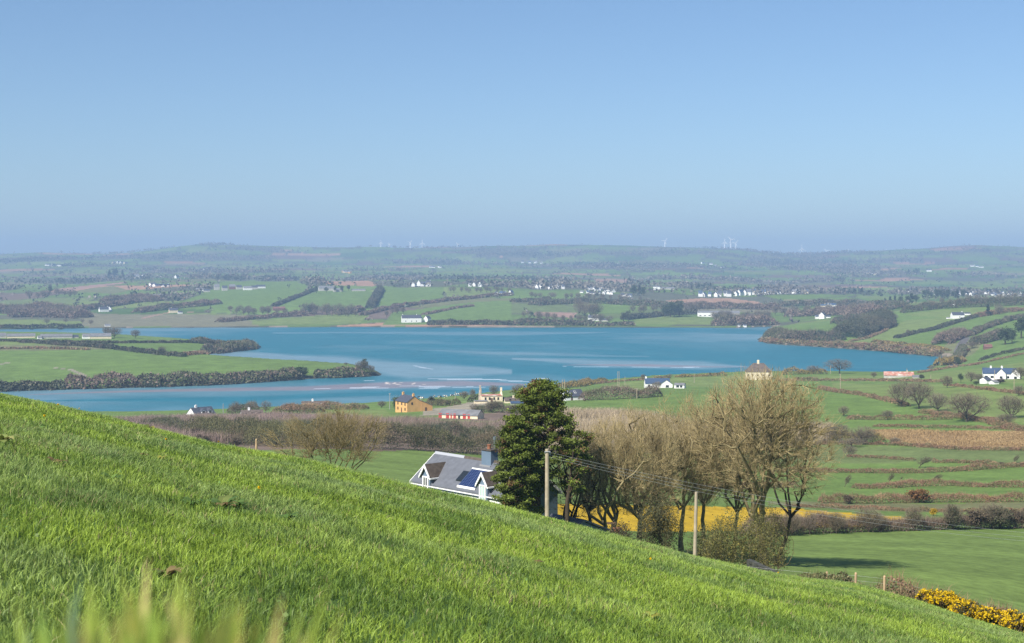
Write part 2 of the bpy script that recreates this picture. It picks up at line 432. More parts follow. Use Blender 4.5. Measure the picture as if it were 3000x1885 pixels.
# base colour: the kind of ground cover each field has
colr = np.tile(np.array(G['g1']), (len(gx), 1))
def voro(X, Y, S, seed=0):
    """jittered-grid Voronoi: returns cell hash, edge closeness in metres"""
    cx = np.floor(X / S).astype(int); cyy = np.floor(Y / S).astype(int)
    f1 = np.full(X.shape, 1e9); f2 = np.full(X.shape, 1e9); idc = np.zeros(X.shape, int)
    for dx in (-1, 0, 1):
        for dy in (-1, 0, 1):
            ix = cx + dx; iy = cyy + dy
            jx = (ix + .15 + .7 * _TAB[(ix + seed) & 255, iy & 255]) * S; jy = (iy + .15 + .7 * _TAB[iy & 255, (ix + 77 + seed) & 255]) * S
            d = np.maximum(np.abs(X - jx), np.abs(Y - jy)) * .6 + np.hypot(X - jx, Y - jy) * .4
            nw = d < f1; f2 = np.where(nw, f1, np.minimum(f2, d)); idc = np.where(nw, (ix * 73856093) ^ (iy * 19349663), idc); f1 = np.where(nw, d, f1)
    return (idc & 65535) / 65535.0, f2 - f1
def fieldmap(X, Y):
    a = .5; Xr = X * math.cos(a) - Y * math.sin(a); Yr = X * math.sin(a) + Y * math.cos(a)
    wx = (fbm(Xr/260, Yr/260, 2) - .5) * 130; wy = (fbm(Xr/260 + 31, Yr/260 + 7, 2) - .5) * 130
    return voro(Xr + wx, (Yr + wy) * .8, 190)
farm = gD > 1900
cell, edge = fieldmap(gx, gy)
pal = np.array([G[k] for k in ('g1','g1','g2','g1','g4','g3','g1','ol','g2','gb','mu','g1','sc','g1','g4','g2','wo','pl','g1','g2','wo','g1')])
cc = pal[np.minimum((cell * len(pal)).astype(int), len(pal) - 1)]
cc = cc * (0.85 + .3 * ((cell * 917) % 1))[:, None]
colr[farm] = cc[farm]
wood = farm & (fbm(gx/420 + 4, gy/420 + 9, 4) > np.interp(gD, [1900, 2600, 3300, 4200, 9000], [.74, .68, .63, .61, .65]))
colr[wood] = np.array(G['wo']) * 1.1
hd = farm & (edge < 7); colr[hd] = np.array(G['wo'])
FP = [(k, wpoly(p, 58 if min(q[1] for q in p) > 1290 else 230)) for k, p in FIELDS]
for k, P in FP:
    x0, y0 = P.min(0); x1, y1 = P.max(0)
    m = np.nonzero((gx > x0) & (gx < x1) & (gy > y0) & (gy < y1))[0]
    if len(m):
        q = in_poly(gx[m], gy[m], P); colr[m[q]] = G[k]
# tracks and roads
for pts, wd, k in [([(1240,1218),(1290,1212),(1330,1200),(1400,1184),(1480,1180),(1560,1176)], 2.2, 'st'), ([(2790,1075),(2805,1040),(2812,1018),(2830,990)], 4, 'rd'),
                ([(2740,1058),(2790,1062),(2800,1045)], 3, 'st'), ([(160,1078),(210,1084),(245,1100),(238,1112)], 1.6, 'st'), ([(0,1068),(30,1062),(110,1060)], 1.5, 'st'),
                ([(420,932),(500,915),(560,915)], 4, 'pk'), ([(2300,880),(2480,880),(2680,886)], 5, 'pk'), ([(2320,882),(2480,868),(2560,888)], 3, 'wo')]:
    P = np.array([tuple(p)[:2] for p in pxpath(pts)])
    m = np.nonzero((gx > P[:,0].min()-9) & (gx < P[:,0].max()+9) & (gy > P[:,1].min()-9) & (gy < P[:,1].max()+9))[0]
    dd = seg_dist(gx[m], gy[m], P); q = dd < np.maximum(wd, gD[m] * .0042 * .4); colr[m[q]] = G[k]
# shore line: stone and weed between land and water
km = np.nonzero((gD > 560) & (gD < 2500) & (np.abs(gaz) < .6))[0]
sdk = poly_sd(gx[km], gy[km], SHJ)
nz = vnoise(gx[km]*.03, gy[km]*.03)
q = sdk > -(2.5 + 6 * nz); colr[km[q]] = np.array(G['wo']) * .8
q = (sdk > -(1.5 + 14 * vnoise(gx[km]*.012+5, gy[km]*.012))) & (sdk <= -3) & (gD[km] > 1250); colr[km[q]] = np.array(G['sa']) * .8
q = sdk > -.8; colr[km[q]] = (.06,.06,.05)
colr[gD < 70] = np.array(G['g4']) * 1.0
colr *= (0.88 + .24 * fbm(gx/23., gy/9., 3))[:, None]
idx = np.arange(na * nr).reshape(na, nr)
a2 = np.roll(idx, -1, axis=0)
quads = np.stack([idx[:, :-1], idx[:, 1:], a2[:, 1:], a2[:, :-1]], -1).reshape(-1, 4)
V = np.stack([gx, gy, gz], -1)
V = np.vstack([V, [[0, 0, EYE - EH]]]); tris = np.stack([idx[:, 0], a2[:, 0], np.full(na, len(V) - 1)], -1)
gm = make_mesh("ground", V, quads, tris, tint=np.vstack([colr, [G['g4']]]), smooth=True)
M_ground = mat("ground_cover", (1, 1, 1), rough=.95, spec=.1, nscale=.09, nvar=.20, tint=True, detail=13, bump=.9, bscale=.9, n2s=.75)
tag(obj("ground", gm, M_ground), "rolling fields, hills and shores", kind="structure")

# ------------------------------------------------------------ water sheet
ua = np.radians(np.linspace(-25, 25, 700)); wr = np.exp(np.linspace(math.log(640), math.log(2500), 420))
A2, R2 = np.meshgrid(ua, wr, indexing='ij'); wx, wy = (np.sin(A2)*R2).ravel(), (np.cos(A2)*R2).ravel()
wu = UH + F*wx/wy; wv = YH + EYE*F/wy        # where on the map each vertex lies, measured as bearing and depression
n1 = fbm(wx/260, wy/420, 4); n2 = fbm(wx/90+5, wy/60, 4)
deep = np.array((.004,.122,.162)); shal = np.array((.135,.225,.265)); mud = np.array((.21,.175,.19))
k = np.clip(.30 + 2.2*(n1-.5) + .9*(n2-.5), 0, 1)
def band(pts, w, soft=1.0):
    """soft band along a line of (bearing, depression)"""
    P = np.array(pts, float); yy = np.interp(wu, P[:,0], P[:,1]); ww = np.interp(wu, P[:,0], w)
    wob = (fbm(wx/70, wy/40, 3)-.5)*5
    e = np.clip(1 - np.abs(wv + wob - yy) / ww, 0, 1); inside = (wu > P[0,0]) & (wu < P[-1,0]); return sstep(0, .8, e) * inside
dk = np.maximum.reduce([band([(700,1000),(850,1012),(960,1008),(1050,1000)], [4,14,12,1]), band([(760,1030),(950,1040),(1150,1048),(1500,1072),(1700,1092),(1830,1105)], [4,16,13,16,13,2]),
     band([(1300,1003),(1600,998),(1800,1010),(2100,1040),(2300,1060)], [2,8,18,22,20]), band([(1500,985),(2000,968),(2250,975)], [2,8,12]), band([(2000,1040),(2300,1052),(2760,1060)], [20,50,30]),
     band([(100,1175),(700,1170),(1200,1150),(1500,1140)], [2,12,10,1]), band([(1150,975),(1500,966),(2200,966)], [1,6,4]), band([(1500,1070),(1640,1092),(1800,1112),(1850,1118)],[10,16,12,1])])
lt = np.maximum.reduce([band([(560,1032),(760,1044),(1000,1058),(1200,1085),(1500,1090)], [10,12,20,34,10]), band([(1500,1050),(1800,1066),(2050,1070),(2190,1074)], [4,16,16,1]),
     band([(800,975),(1100,975),(1500,978),(1800,974)], [2,6,8,1])*.6, band([(1200,1026),(1500,1036),(1900,1045)],[1,8,2])*.5])
k = np.clip(k*(1-.95*dk) + lt*.95, 0, 1)[:, None]
wc = deep*(1-k) + shal*k
mb = np.maximum(band([(80,1158),(500,1143),(900,1138),(1120,1130),(1350,1125),(1560,1128)], [1,5,10,14,12,1]), band([(1650,1070),(1900,1070),(2190,1076)], [1,6,1])*.7)
mb = np.clip(mb * (.8+.9*n2), 0, 1)[:, None]; wc = wc*(1-mb*.85) + mud*mb*.85
stre = (vnoise(wx/26., wy/3.2) > .70)
fo = ((band([(1040,1117),(1250,1110),(1430,1114),(1560,1120)], [1,3,5,1]) > .1) | (band([(900,1138),(1250,1136),(1500,1134)], [1,5,1]) > .1)) & stre
fo |= (band([(1212,1072),(1240,1078),(1272,1083)], [.8,.9,.6]) > .15)
fo |= (band([(1566,1110),(1585,1109.3),(1608,1110.5)], [1.2,1.6,1.2]) > .15)
fo |= (band([(1650,1074.5),(1850,1076),(2050,1075)], [.8,1.2,.8]) > .25) & (vnoise(wx/14., wy/8.) > .42)
wc[fo] = wc[fo]*.3 + .7*np.array((.62,.68,.74))
bird = (np.abs(wv-1124) < 3.5) & (wu > 1130) & (wu < 1275) & (vnoise(wx/2.2, wy/9.) > .76); wc[bird] = (.55,.47,.40)
ii = np.arange(len(wx)).reshape(700, 420)
wq = np.stack([ii[:-1,:-1], ii[1:,:-1], ii[1:,1:], ii[:-1,1:]], -1).reshape(-1, 4)
wm = make_mesh("water", np.stack([wx, wy, np.zeros_like(wx)], -1), wq, tint=wc, smooth=True)
M_water = mat("estuary_water", (1,1,1), rough=.40, spec=.15, nscale=.05, nvar=.10, tint=True, detail=8, bump=.55, bscale=.9)
tag(obj("water", wm, M_water), "blue-green estuary with pale sandbars showing through", kind="structure")
# ------------------------------------------------------------ vegetation builders
M_grass = mat("grass_blades", (1,1,1), rough=.5, spec=.3, tint=True, transl=.28)
M_bark = mat("bark", (1,1,1), rough=.9, spec=.1, tint=True, nscale=2.0, nvar=.3)
M_twig = mat("twigs", (1,1,1), rough=.85, spec=.15, tint=True)
M_leaf = mat("foliage", (1,1,1), rough=.6, spec=.25, tint=True, transl=.2)
M_flower = mat("petals", (1,1,1), rough=.7, spec=.1, tint=True, transl=.25)

def nrm(v): return v / (np.linalg.norm(v, axis=-1, keepdims=True) + 1e-9)
def tubes(P, R, n=3):
    """P (N,K,3) centre lines, R (N,K) radii -> verts, quads"""
    N, K, _ = P.shape
    T = np.empty_like(P); T[:, 1:-1] = P[:, 2:] - P[:, :-2]; T[:, 0] = P[:, 1] - P[:, 0]; T[:, -1] = P[:, -1] - P[:, -2]; T = nrm(T)
    ref = np.where(np.abs(T[:, :1, 2:3]) < .8, np.array([0., 0, 1]), np.array([1., 0, 0])); ref = np.broadcast_to(ref, P.shape)
    U = nrm(np.cross(T, ref)); W = np.cross(T, U)
    a = np.arange(n) * 2 * math.pi / n
    V = P[:, :, None] + R[:, :, None, None] * (U[:, :, None] * np.cos(a)[None, None, :, None] + W[:, :, None] * np.sin(a)[None, None, :, None])
    id_ = np.arange(N * K * n).reshape(N, K, n); nx = np.roll(id_, -1, axis=2)
    Q = np.stack([id_[:, :-1], nx[:, :-1], nx[:, 1:], id_[:, 1:]], -1).reshape(-1, 4)
    return V.reshape(-1, 3), Q
def curve_paths(p0, p1, bend, K, rng, jit=.03):
    L = np.linalg.norm(p1 - p0, axis=-1, keepdims=True)
    m = (p0 + p1) / 2 + bend * L
    t = np.linspace(0, 1, K)[None, :, None]
    P = (1-t)**2 * p0[:, None] + 2*t*(1-t) * m[:, None] + t*t * p1[:, None]
    J = rng.normal(size=P.shape) * (L[:, None] * jit); J[:, 0] = 0
    return P + J
class Geo:
    def __init__(s): s.V = []; s.Q = []; s.T = []; s.C = []; s.n = 0
    def add(s, V, Q=None, T=None, C=(1,1,1)):
        s.V.append(V)
        if Q is not None and len(Q): s.Q.append(Q + s.n)
        if T is not None and len(T): s.T.append(T + s.n)
        C = np.asarray(C, float); s.C.append(np.broadcast_to(C, (len(V), 3)) if C.ndim == 1 else C); s.n += len(V)
    def mesh(s, name, smooth=False):
        return make_mesh(name, np.vstack(s.V), np.vstack(s.Q) if s.Q else None, np.vstack(s.T) if s.T else None, tint=np.vstack(s.C), smooth=smooth)

from mathutils.kdtree import KDTree
def grow(rng, H, ctr, rad, fork, tr, counts, bark, twig, lean=(0,0), K=(8,6,4,3), wid=(1,1,1,1), stems=1, jit=.035, spread=0.5, pull=.09, low=-.88, gapn=.30, **kw):
    """a bare tree: targets spread through the crown, each joined to the nearest inner branch. counts: branches per order"""
    wood, tw = Geo(), Geo(); ctr = np.array(ctr, float); rad = np.array(rad, float)
    base = np.zeros((stems, 3)); tops = np.repeat(np.array([[lean[0], lean[1], fork]]), stems, 0)
    if stems > 1:
        a = rng.random()*6 + np.arange(stems)*2.4; dd = np.stack([np.cos(a), np.sin(a), a*0], -1)
        base = dd*rad*np.array([.10,.10,0])*(.4+.6*rng.random((stems,1))); tops = tops + dd*rad*np.array([.42,.42,0])*(.5+.6*rng.random((stems,1)))
    TP = curve_paths(base, tops, rng.normal(size=(stems,3))*.06, 8, rng, .012); TP[:,0,2] -= .05*H
    rt = tr*(1.0-.36*np.linspace(0,1,8))[None]*np.ones((stems,1)); rt[:,0] *= 1.5; rt[:,1] *= 1.15
    V, Q = tubes(TP, rt, 8); wood.add(V, Q, C=np.array(bark)*(.85+.3*rng.random((len(V),1))))
    pts, pr = TP[:,5:].reshape(-1,3), rt[:,5:].ravel()
    root = np.array([lean[0]*.5, lean[1]*.5, ctr[2]-rad[2]*1.15]); sd = rng.random()*50
    tot = [counts[0]]
    for c in counts[1:]: tot.append(tot[-1]*c)
    tips = None
    for li, N in enumerate(tot):
        n = int(N*1.9)+8; v = nrm(rng.normal(size=(n,3)))
        if li == 0: v[:,2] = np.abs(v[:,2])*.8+spread*.2-.1; v = nrm(v)
        v = v[v[:,2] > low]; lump = 1 + .20*np.sin(3*np.arctan2(v[:,1],v[:,0])+sd) * (1-np.abs(v[:,2])) + .16*(vnoise(v[:,0]*2.3+sd, v[:,2]*2.3+v[:,1]*1.7)-.5)*2
        q = {0:.66+.2*rng.random(len(v)), 1:rng.random(len(v))**.45*.88, 2:rng.random(len(v))**.42*.96}.get(li, rng.random(len(v))**.40)
        T = ctr + v*rad*(q*lump)[:,None]
        if li > 0:
            g = vnoise(T[:,0]/rad[0]*2.6+sd, T[:,2]/rad[2]*2.6+T[:,1]/rad[1]*2.2); T = T[g > gapn]
        T = T[:N]; N = len(T)
        kd = KDTree(len(pts))
        for i, p in enumerate(pts): kd.insert(p, i)
        kd.balance(); qn = T - (T-root)*(pull*(1.5 if li == 0 else 1.0))
        ix = np.array([kd.find(p)[1] for p in qn]); S = pts[ix]; Rs = pr[ix]
        Kl = K[li]; L = np.linalg.norm(T-S, axis=1, keepdims=True); k = (L[:,0] > 1e-3); S, T, Rs, L = S[k], T[k], Rs[k], L[k]; N = len(S)
        if li >= 2: T = S + (T-S)*np.minimum(1, rad.mean()*(.62 if li == 2 else .34)/L)
        bend = rng.normal(size=(N,3))*.20; bend += nrm(T-root)*.05; bend[:,2] += (-.06 if li < 1 else .03)
        P = curve_paths(S, T, bend, Kl, rng, jit*(1 if li < 2 else 2.0))
        r0 = np.minimum(Rs*.80, tr*(.55,.25,.10,.047)[li]*wid[li]); r0 = np.maximum(r0, .002*H/10)
        R = r0[:,None]*np.linspace(1, (.42,.38,.40,.25)[li], Kl)[None]
        last = li == len(tot)-1
        V, Q = tubes(P, R, 6 if li == 0 else 4 if li == 1 else 3)
        c = np.array(bark) if li < len(tot)-2 else np.array(twig) if last else (np.array(bark)+np.array(twig))/2
        nC = np.repeat(.65+.7*rng.random((N,1)), len(V)//N, 0); (tw if li >= 2 else wood).add(V, Q, C=c*nC)
        m0 = 1 if li else 2; pts = np.vstack([pts[:0 if li == 0 else len(pts)] if li < 2 else pts[:0], P[:,m0:].reshape(-1,3)]); pr = np.concatenate([pr[:0 if li == 0 else len(pr)] if li < 2 else pr[:0], R[:,m0:].ravel()]); tips = P[:,-1]
    return wood, tw, tips
def cards(rng, C, size, col, cvar=.25, flat=0.0, aspect=1.0, quad=True):
    """small randomly turned leaf faces at centres C"""
    N = len(C); size = np.broadcast_to(size, (N,))[:, None]
    n = rng.normal(size=(N,3)); n[:,2] += flat; n = nrm(n); u = nrm(np.cross(n, rng.normal(size=(N,3)))); w = np.cross(n, u)*aspect
    col = np.asarray(col, float); col = np.broadcast_to(col, (N,3)) * (1 + cvar*(rng.random((N,1))*2-1))
    if quad:
        V = np.stack([C-u*size-w*size*.4, C+u*size*.3-w*size, C+u*size+w*size*.4, C-u*size*.3+w*size], 1).reshape(-1,3)
        return V, np.arange(4*N).reshape(-1,4), np.repeat(col, 4, 0)
    V = np.stack([C-u*size, C+u*size, C+w*size*1.6], 1).reshape(-1,3)
    return V, np.arange(3*N).reshape(-1,3), np.repeat(col, 3, 0)
def blades(P, h, w, az, leanv, col):
    """grass-like blades: 5 vertices each"""
    N = len(P); s = np.stack([np.cos(az), np.sin(az), np.zeros(N)], -1)*w[:,None]/2
    up = np.zeros((N,3)); up[:,2] = h
    m = P + up*.55 + leanv*h[:,None]*.28; t = P + up*.92 + leanv*h[:,None]
    V = np.stack([P-s, P+s, m+s*.85, m-s*.85, t], 1).reshape(-1,3); b = np.arange(N)[:,None]*5
    Q = b + np.array([[0,1,2,3]]); T = b + np.array([[3,2,4]])
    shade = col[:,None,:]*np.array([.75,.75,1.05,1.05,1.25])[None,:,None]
    return V, Q, T, shade.reshape(-1,3)

# ---- meadow grass: every blade of the slope, one mass
def meadow():
    rng = np.random.default_rng(3); Vs, Qs, Ts, Cs = [], [], [], []; n = 0
    for d0, d1, dens in ((2.2,7,3200),(7,12,2900),(12,20,1900),(20,32,1050),(32,62,420)):
        hw = lambda d: .42*d + 2.5
        area = (d1-d0)*(hw(d0)+hw(d1)); N = int(area*dens)
        D = np.sqrt(rng.random(N)*(d1*d1-d0*d0)+d0*d0); X = (rng.random(N)*2-1)*(.42*D+2.5)
        # tufts: pull blades to clump centres
        q = vnoise(X*1.7, D*1.7); keep = rng.random(N) < .5+.8*q; X, D = X[keep], D[keep]; N = len(X)
        c = np.stack([X, D], -1); cell = np.floor(c/.16); jx = _TAB[cell[:,0].astype(int)&255, cell[:,1].astype(int)&255]; jy = _TAB[cell[:,1].astype(int)&255, cell[:,0].astype(int)&255]
        cen = (cell + np.stack([jx, jy], -1)); cen *= .16; pull = .35*(rng.random(N)**1.5)[:,None]; c2 = c*(1-pull)+cen*pull; X, D = c2[:,0], c2[:,1]
        Z = height(X, D)
        big = fbm(X/2.6, D/2.6, 3); mid = vnoise(X*1.3+7, D*1.3)
        h = (.026 + .052*rng.random(N)+.03*(rng.random(N)<.06))*(.75+.5*mid)*(1+.3*(big-.5)); h = h*np.interp(D,[2,10,40],[1,1.05,1.25])
        w = np.maximum(.0042+.002*rng.random(N), D*.00040); az = rng.random(N)*math.pi
        la = 2*math.pi*jx*1.0 + rng.normal(size=N)*1.3; lm = np.clip(.45+.45*rng.normal(size=N), 0, 1.6)
        lv = np.stack([np.cos(la)*lm+.10, np.sin(la)*lm, np.zeros(N)], -1)
        t = np.clip((fbm(X/.7+40, D/1.6, 3)-.5)*2.0+.5 + rng.normal(size=N)*.30, 0, 1)[:,None]; y = np.clip((big-.42)*3+rng.normal(size=N)*.15, 0, 1)[:,None]
        A = np.array((.105,.175,.032)); B = np.array((.280,.380,.050)); Cc = np.array((.220,.290,.115))
        col = A*(1-t)+B*t; col = col*(1-.6*y)+Cc*.6*y
        dead = rng.random(N) < .02+.10*(vnoise(X/.9+3, D/.9+11) > .80)+.10*((vnoise(X/5+1, D/3)>.7)&(D<16)&(X<0)); col[dead] = np.array((.30,.25,.12))*(.7+.6*rng.random((dead.sum(),1)))
        col = col*(.62+.76*rng.random((N,1)))
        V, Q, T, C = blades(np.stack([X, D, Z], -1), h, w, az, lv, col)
        Vs.append(V); Qs.append(Q+n); Ts.append(T+n); Cs.append(C); n += len(V)
    me = make_mesh("grass", np.vstack(Vs), np.vstack(Qs), np.vstack(Ts), tint=np.vstack(Cs))
    tag(obj("grass", me, M_grass), "lush green pasture grass covering the foreground slope", kind="stuff")
meadow()
def meadow_weeds():
    rng = np.random.default_rng(14); N = 9000; D = np.sqrt(rng.random(N)*(48*48-16)+16); X = (rng.random(N)*2-1)*(.42*D+2.5)
    q = vnoise(X*.9+3, D*.9+60); k = q > .62; X, D = X[k], D[k]; N = len(X); Z = height(X, D)+.035+.03*rng.random(N)
    col = np.array([(.10,.19,.05),(.14,.22,.05),(.07,.13,.04),(.20,.18,.07),(.12,.17,.05)])[rng.integers(0,5,N)]
    V, Q, C = cards(rng, np.stack([X,D,Z], -1), .008+.009*rng.random(N), col, .3, .8); g = Geo(); g.add(V, Q, C=C)
    tag(obj("meadow_herbs", g.mesh("meadow_herbs"), M_leaf), "small clover and herb leaves among the grass", kind="stuff")
meadow_weeds()

# ---- out-of-focus tall grass right under the lens
def near_tuft(px, d, n, ytop, sig, cols, label):
    """tall grass an arm's length from the lens; ytop: row its highest tips reach"""
    rng = np.random.default_rng(int(px)); x0, y0 = (px-UH)/F*d, d; z0 = hgt(x0, y0); N = n; top = EYE-(ytop-YH)/F*d-z0
    P = np.stack([rng.normal(size=N)*sig*d/F, rng.normal(size=N)*.03, np.full(N, -.02)], -1)
    h = top/.92-np.abs(rng.normal(size=N))*.007-np.abs(P[:,0])*F/d*.00003; w = .0035+.004*rng.random(N); az = rng.normal(size=N)*.5
    lm = rng.normal(size=N)*.012; lv = np.stack([lm+.008, lm*.3, np.zeros(N)], -1)
    cc = np.array(cols)[rng.integers(0, len(cols), N)]*(.8+.4*rng.random((N,1)))
    g = Geo(); V, Q, T, C = blades(P, h*.97, w*.5, az, lv, cc); g.add(V, Q, T, C)          # stalks
    for r in range(2):      # broad leaf blades and heads near the top
        B = P.copy(); ln = .16+.14*rng.random(N); B[:,2] = h*.92-ln*.92-rng.random(N)*.03*r; B[:,0] += rng.normal(size=N)*.008
        V, Q, T, C = blades(B, ln, (.008+.007*rng.random(N)), az+r, np.stack([rng.normal(size=N)*.12+.05, rng.normal(size=N)*.1, np.zeros(N)], -1), cc); g.add(V, Q, T, C)
    tag(obj("tall_grass_tuft", g.mesh("tall_grass_tuft"), M_grass, loc=(x0, y0, z0)), label, "grass tuft", "tall grass right in front of the viewpoint")
YG = [(.30,.30,.06),(.20,.28,.05),(.40,.33,.12),(.24,.30,.05),(.15,.24,.05)]
near_tuft(560, .62, 44, 1715, 75, YG[:4], "blurred straw and green tall grass, the tallest tuft at the bottom edge")
near_tuft(350, .66, 70, 1745, 120, YG, "blurred yellow-green tall grass at the bottom edge, left of the tallest tuft")
near_tuft(130, .72, 30, 1780, 90, YG[1:2]+YG[3:]+[(.16,.24,.14)], "blurred green tall grass in the bottom left corner")
near_tuft(690, .64, 12, 1850, 40, YG[1:], "faint blurred grass blades right of the tallest tuft")

# ---- broad-leaved weeds and dandelions in the meadow
def hit_near(px, py):
    D = np.linspace(3, 60, 900); X = (px-UH)/F*D; z = height(X, D); ray = EYE-(py-YH)/F*D; b = np.nonzero(ray <= z)[0]
    i = b[0] if len(b) else int(np.argmin(ray-z)); return Vector((X[i], D[i], z[i]))
def weed(px, py, size, cols, label):
    rng = np.random.default_rng(int(px+py)); p = hit_near(px, py); g = Geo(); n = 12; P0 = np.zeros((n,3)); a = np.arange(n)*2.4
    for k in range(n):
        L = size*(.45+.45*rng.random()); d = np.array([math.cos(a[k]), math.sin(a[k]), 0]); s = np.array([-d[1], d[0], 0])*L*.22; e = .35+.5*rng.random()
        pts = [d*L*t + np.array([0,0,1])*L*e*math.sin(t*2.4)*.7 for t in (0,.35,.7,1)]; wd = (.25,1,.8,.05)
        V = np.array([x for q, w in zip(pts, wd) for x in (q-s*w, q+s*w)]); Q = np.array([[0,1,3,2],[2,3,5,4],[4,5,7,6]])
        g.add(V, Q, C=np.array(cols[k % len(cols)])*(.8+.4*rng.random()))
    tag(obj("dock_weed", g.mesh("dock_weed"), M_leaf, loc=p+Vector((0,0,.01))), label, "weed", "broad-leaved weeds in the meadow")
BR = [(.15,.10,.04),(.12,.15,.04),(.19,.14,.06)]; GR = [(.07,.13,.03),(.10,.17,.04)]; YL = [(.28,.27,.05),(.18,.24,.05)]
for a in [(655,1492,.26,BR+GR,"largest brown dock weed, in the middle of the meadow's left half"), (560,1488,.16,GR,"dark green dock left of the largest brown one"), (700,1490,.18,GR,"dark leaves just right of the largest brown dock weed"),
          (325,1412,.17,GR,"dark green dock in the left meadow under the pale leaf tuft"), (468,1352,.16,YL,"pale yellow-green dock tuft high on the left slope"), (418,1342,.15,BR,"brown dock beside the pale yellow-green tuft, to its left"),
          (165,1366,.16,BR,"reddish brown dock on the left slope"), (432,1247,.2,BR+YL,"brown curled weed on the slope's crest below the water"), (448,1250,.2,YL,"upright pale leaf on the crest beside the brown curled weed"),
          (840,1528,.18,GR,"dark dock leaves right of the largest brown one"), (5,1306,.3,[(.22,.26,.07),(.3,.3,.1)],"big pale leaf standing at the left edge of the picture"),
          (1570,1660,.14,BR,"small upright brown stalk in the centre of the slope"), (2385,1718,.2,GR,"dark weed clump near the first fence post"), (2480,1735,.22,GR,"dark weed clump below the second fence post"), (1905,1815,.14,YL,"yellowish weed low in the meadow right of centre"), (488,1700,.15,BR,"brown weed above the blurred grass")]:
    weed(*a)
def dandelion(px, py, label, r=.02):
    rng = np.random.default_rng(int(px*3+py)); p = hit_near(px, py); e = empty("dandelion", p); tag(e, label, "flower", "dandelions dotted over the meadow")
    g = Geo(); V, Q = tubes(np.array([[[0,0,0],[.004,0,.05],[0,.003,.10]]]), np.full((1,3), .003)); g.add(V, Q, C=(.12,.2,.05)); obj("stem", g.mesh("stem"), M_leaf, e)
    g = Geo(); a = rng.random(26)*6.28; rr_ = r*(.4+.6*rng.random(26)); C = np.stack([np.cos(a)*rr_*.6, np.sin(a)*rr_*.6, .105+rng.random(26)*.02], -1)
    V, Q, Cc = cards(rng, C, r*.55, (.75,.50,.01), .15, .6); g.add(V, Q, C=Cc); obj("flower_head", g.mesh("flower_head"), M_flower, e)
for px, py, lab in [(759,1457,"single bright dandelion in the meadow right of the brown dock weed"), (170,1203,"dandelion high on the left end of the grassy crest"), (487,1308,"dandelion on the upper left slope below the crest"),
                    (130,1240,"left one of two pale dandelions near the left crest"), (232,1208,"dandelion on the crest right of the brightest crest flower"), (1905,1660,"dandelion on the slope below the bare trees"), (2280,1690,"dandelion near the crest under the stone wall"), (640,1290,"small dandelion on the crest left of the bare thicket tree")]:
    dandelion(px, py, lab, .021)
# ------------------------------------------------------------ hero trees beside the house
BK = (.20,.165,.085); TWG = (.385,.305,.155); LICH = (.20,.19,.06)
def hero(name, px, d, ybase, H, ctr, rad, fork, tr, counts, label, seed, twigc=TWG, bark=BK, cat="tree", group=None, **kw):
    rng = np.random.default_rng(seed); w, t, tips = grow(rng, H, ctr, rad, fork, tr, counts, bark, twigc, **kw)
    x = (px-UH)/F*d; z = hgt(x, d)
    e = empty(name, (x, d, z)); tag(e, label, cat, group)
    obj("trunk", w.mesh("trunk", True), M_bark, e); obj("crown", t.mesh("crown"), M_twig, e)
    return e
def zrel(px, d, y):     # height above ground of photograph row y at column px, depth d
    return EYE - (y-YH)/F*d - hgt((px-UH)/F*d, d)
def mtr(pxn, d): return pxn*d/F
def htree(px, d, ytop, ybot, wpx, fork, tr, counts, label, seed, off=0, **kw):
    """crown spans rows ytop..ybot and wpx columns, shifted off columns from the trunk"""
    zt = zrel(px, d, ytop); zb = zrel(px, d, ybot); rx = mtr(wpx, d)/2
    return hero("bare_tree", px, d, 0, zt, (mtr(off, d), 0, (zt+zb)/2), (rx, rx*.9, (zt-zb)/2), fork, tr, counts, label, seed, **kw)
GT = "bare trees in the garden beside the house"
htree(2240, 121, 1066, 1472, 464, 3.6, .36, (10,7,9,17), "tallest bare tree, its lichen-yellow crown rising above the pale villa", 5, off=-5, lean=(-.2,0), group=GT, spread=.7, wid=(1.25,1.2,1.1,1.05))
htree(2268, 123, 1170, 1482, 205, 4.3, .20, (6,6,7,9), "dark leaning bare trunk just right of the tallest tree", 6, off=62, lean=(1.5,0), group=GT, bark=(.05,.042,.03))
htree(2150, 126, 1130, 1522, 302, 4.2, .20, (7,7,9,14), "slim bare tree immediately left of the tallest one", 7, off=-10, lean=(.3,0), group=GT)
htree(2072, 125, 1122, 1532, 334, 4.6, .22, (7,7,9,14), "bare tree second to the left of the tallest one", 8, off=-5, lean=(-.3,0), group=GT)
htree(1995, 123, 1150, 1532, 324, 4.0, .24, (7,7,9,14), "bare tree behind the nearer utility pole without wires at its foot", 9, off=0, lean=(.25,0), group=GT)
htree(1945, 121, 1178, 1537, 313, 3.8, .20, (7,7,9,14), "bare tree just left of the leaning short pole", 10, off=-20, lean=(-.5,0), group=GT)
htree(1868, 117, 1182, 1557, 324, 3.0, .27, (8,7,9,15), "ivy-flecked bare tree in the middle of the garden row", 11, off=0, lean=(.3,0), group=GT)
htree(1785, 115, 1200, 1552, 291, 2.6, .26, (8,7,9,15), "bare tree with a split pale trunk above the bird table", 12, off=-10, lean=(.5,0), group=GT, stems=2, spread=.55)
htree(1690, 113, 1270, 1562, 205, 2.4, .22, (7,5,7,8), "low dark bare tree right of the conifers with sprawling limbs", 13, off=0, lean=(-.8,0), group=GT, bark=(.055,.045,.03), twigc=(.32,.26,.14), spread=.3)
htree(1745, 116, 1260, 1522, 140, 3.6, .20, (7,5,7,9), "pollarded dark bare tree with a knuckled stump top", 14, off=-15, lean=(-.6,0), group=GT, bark=(.05,.04,.028), twigc=(.32,.26,.14))
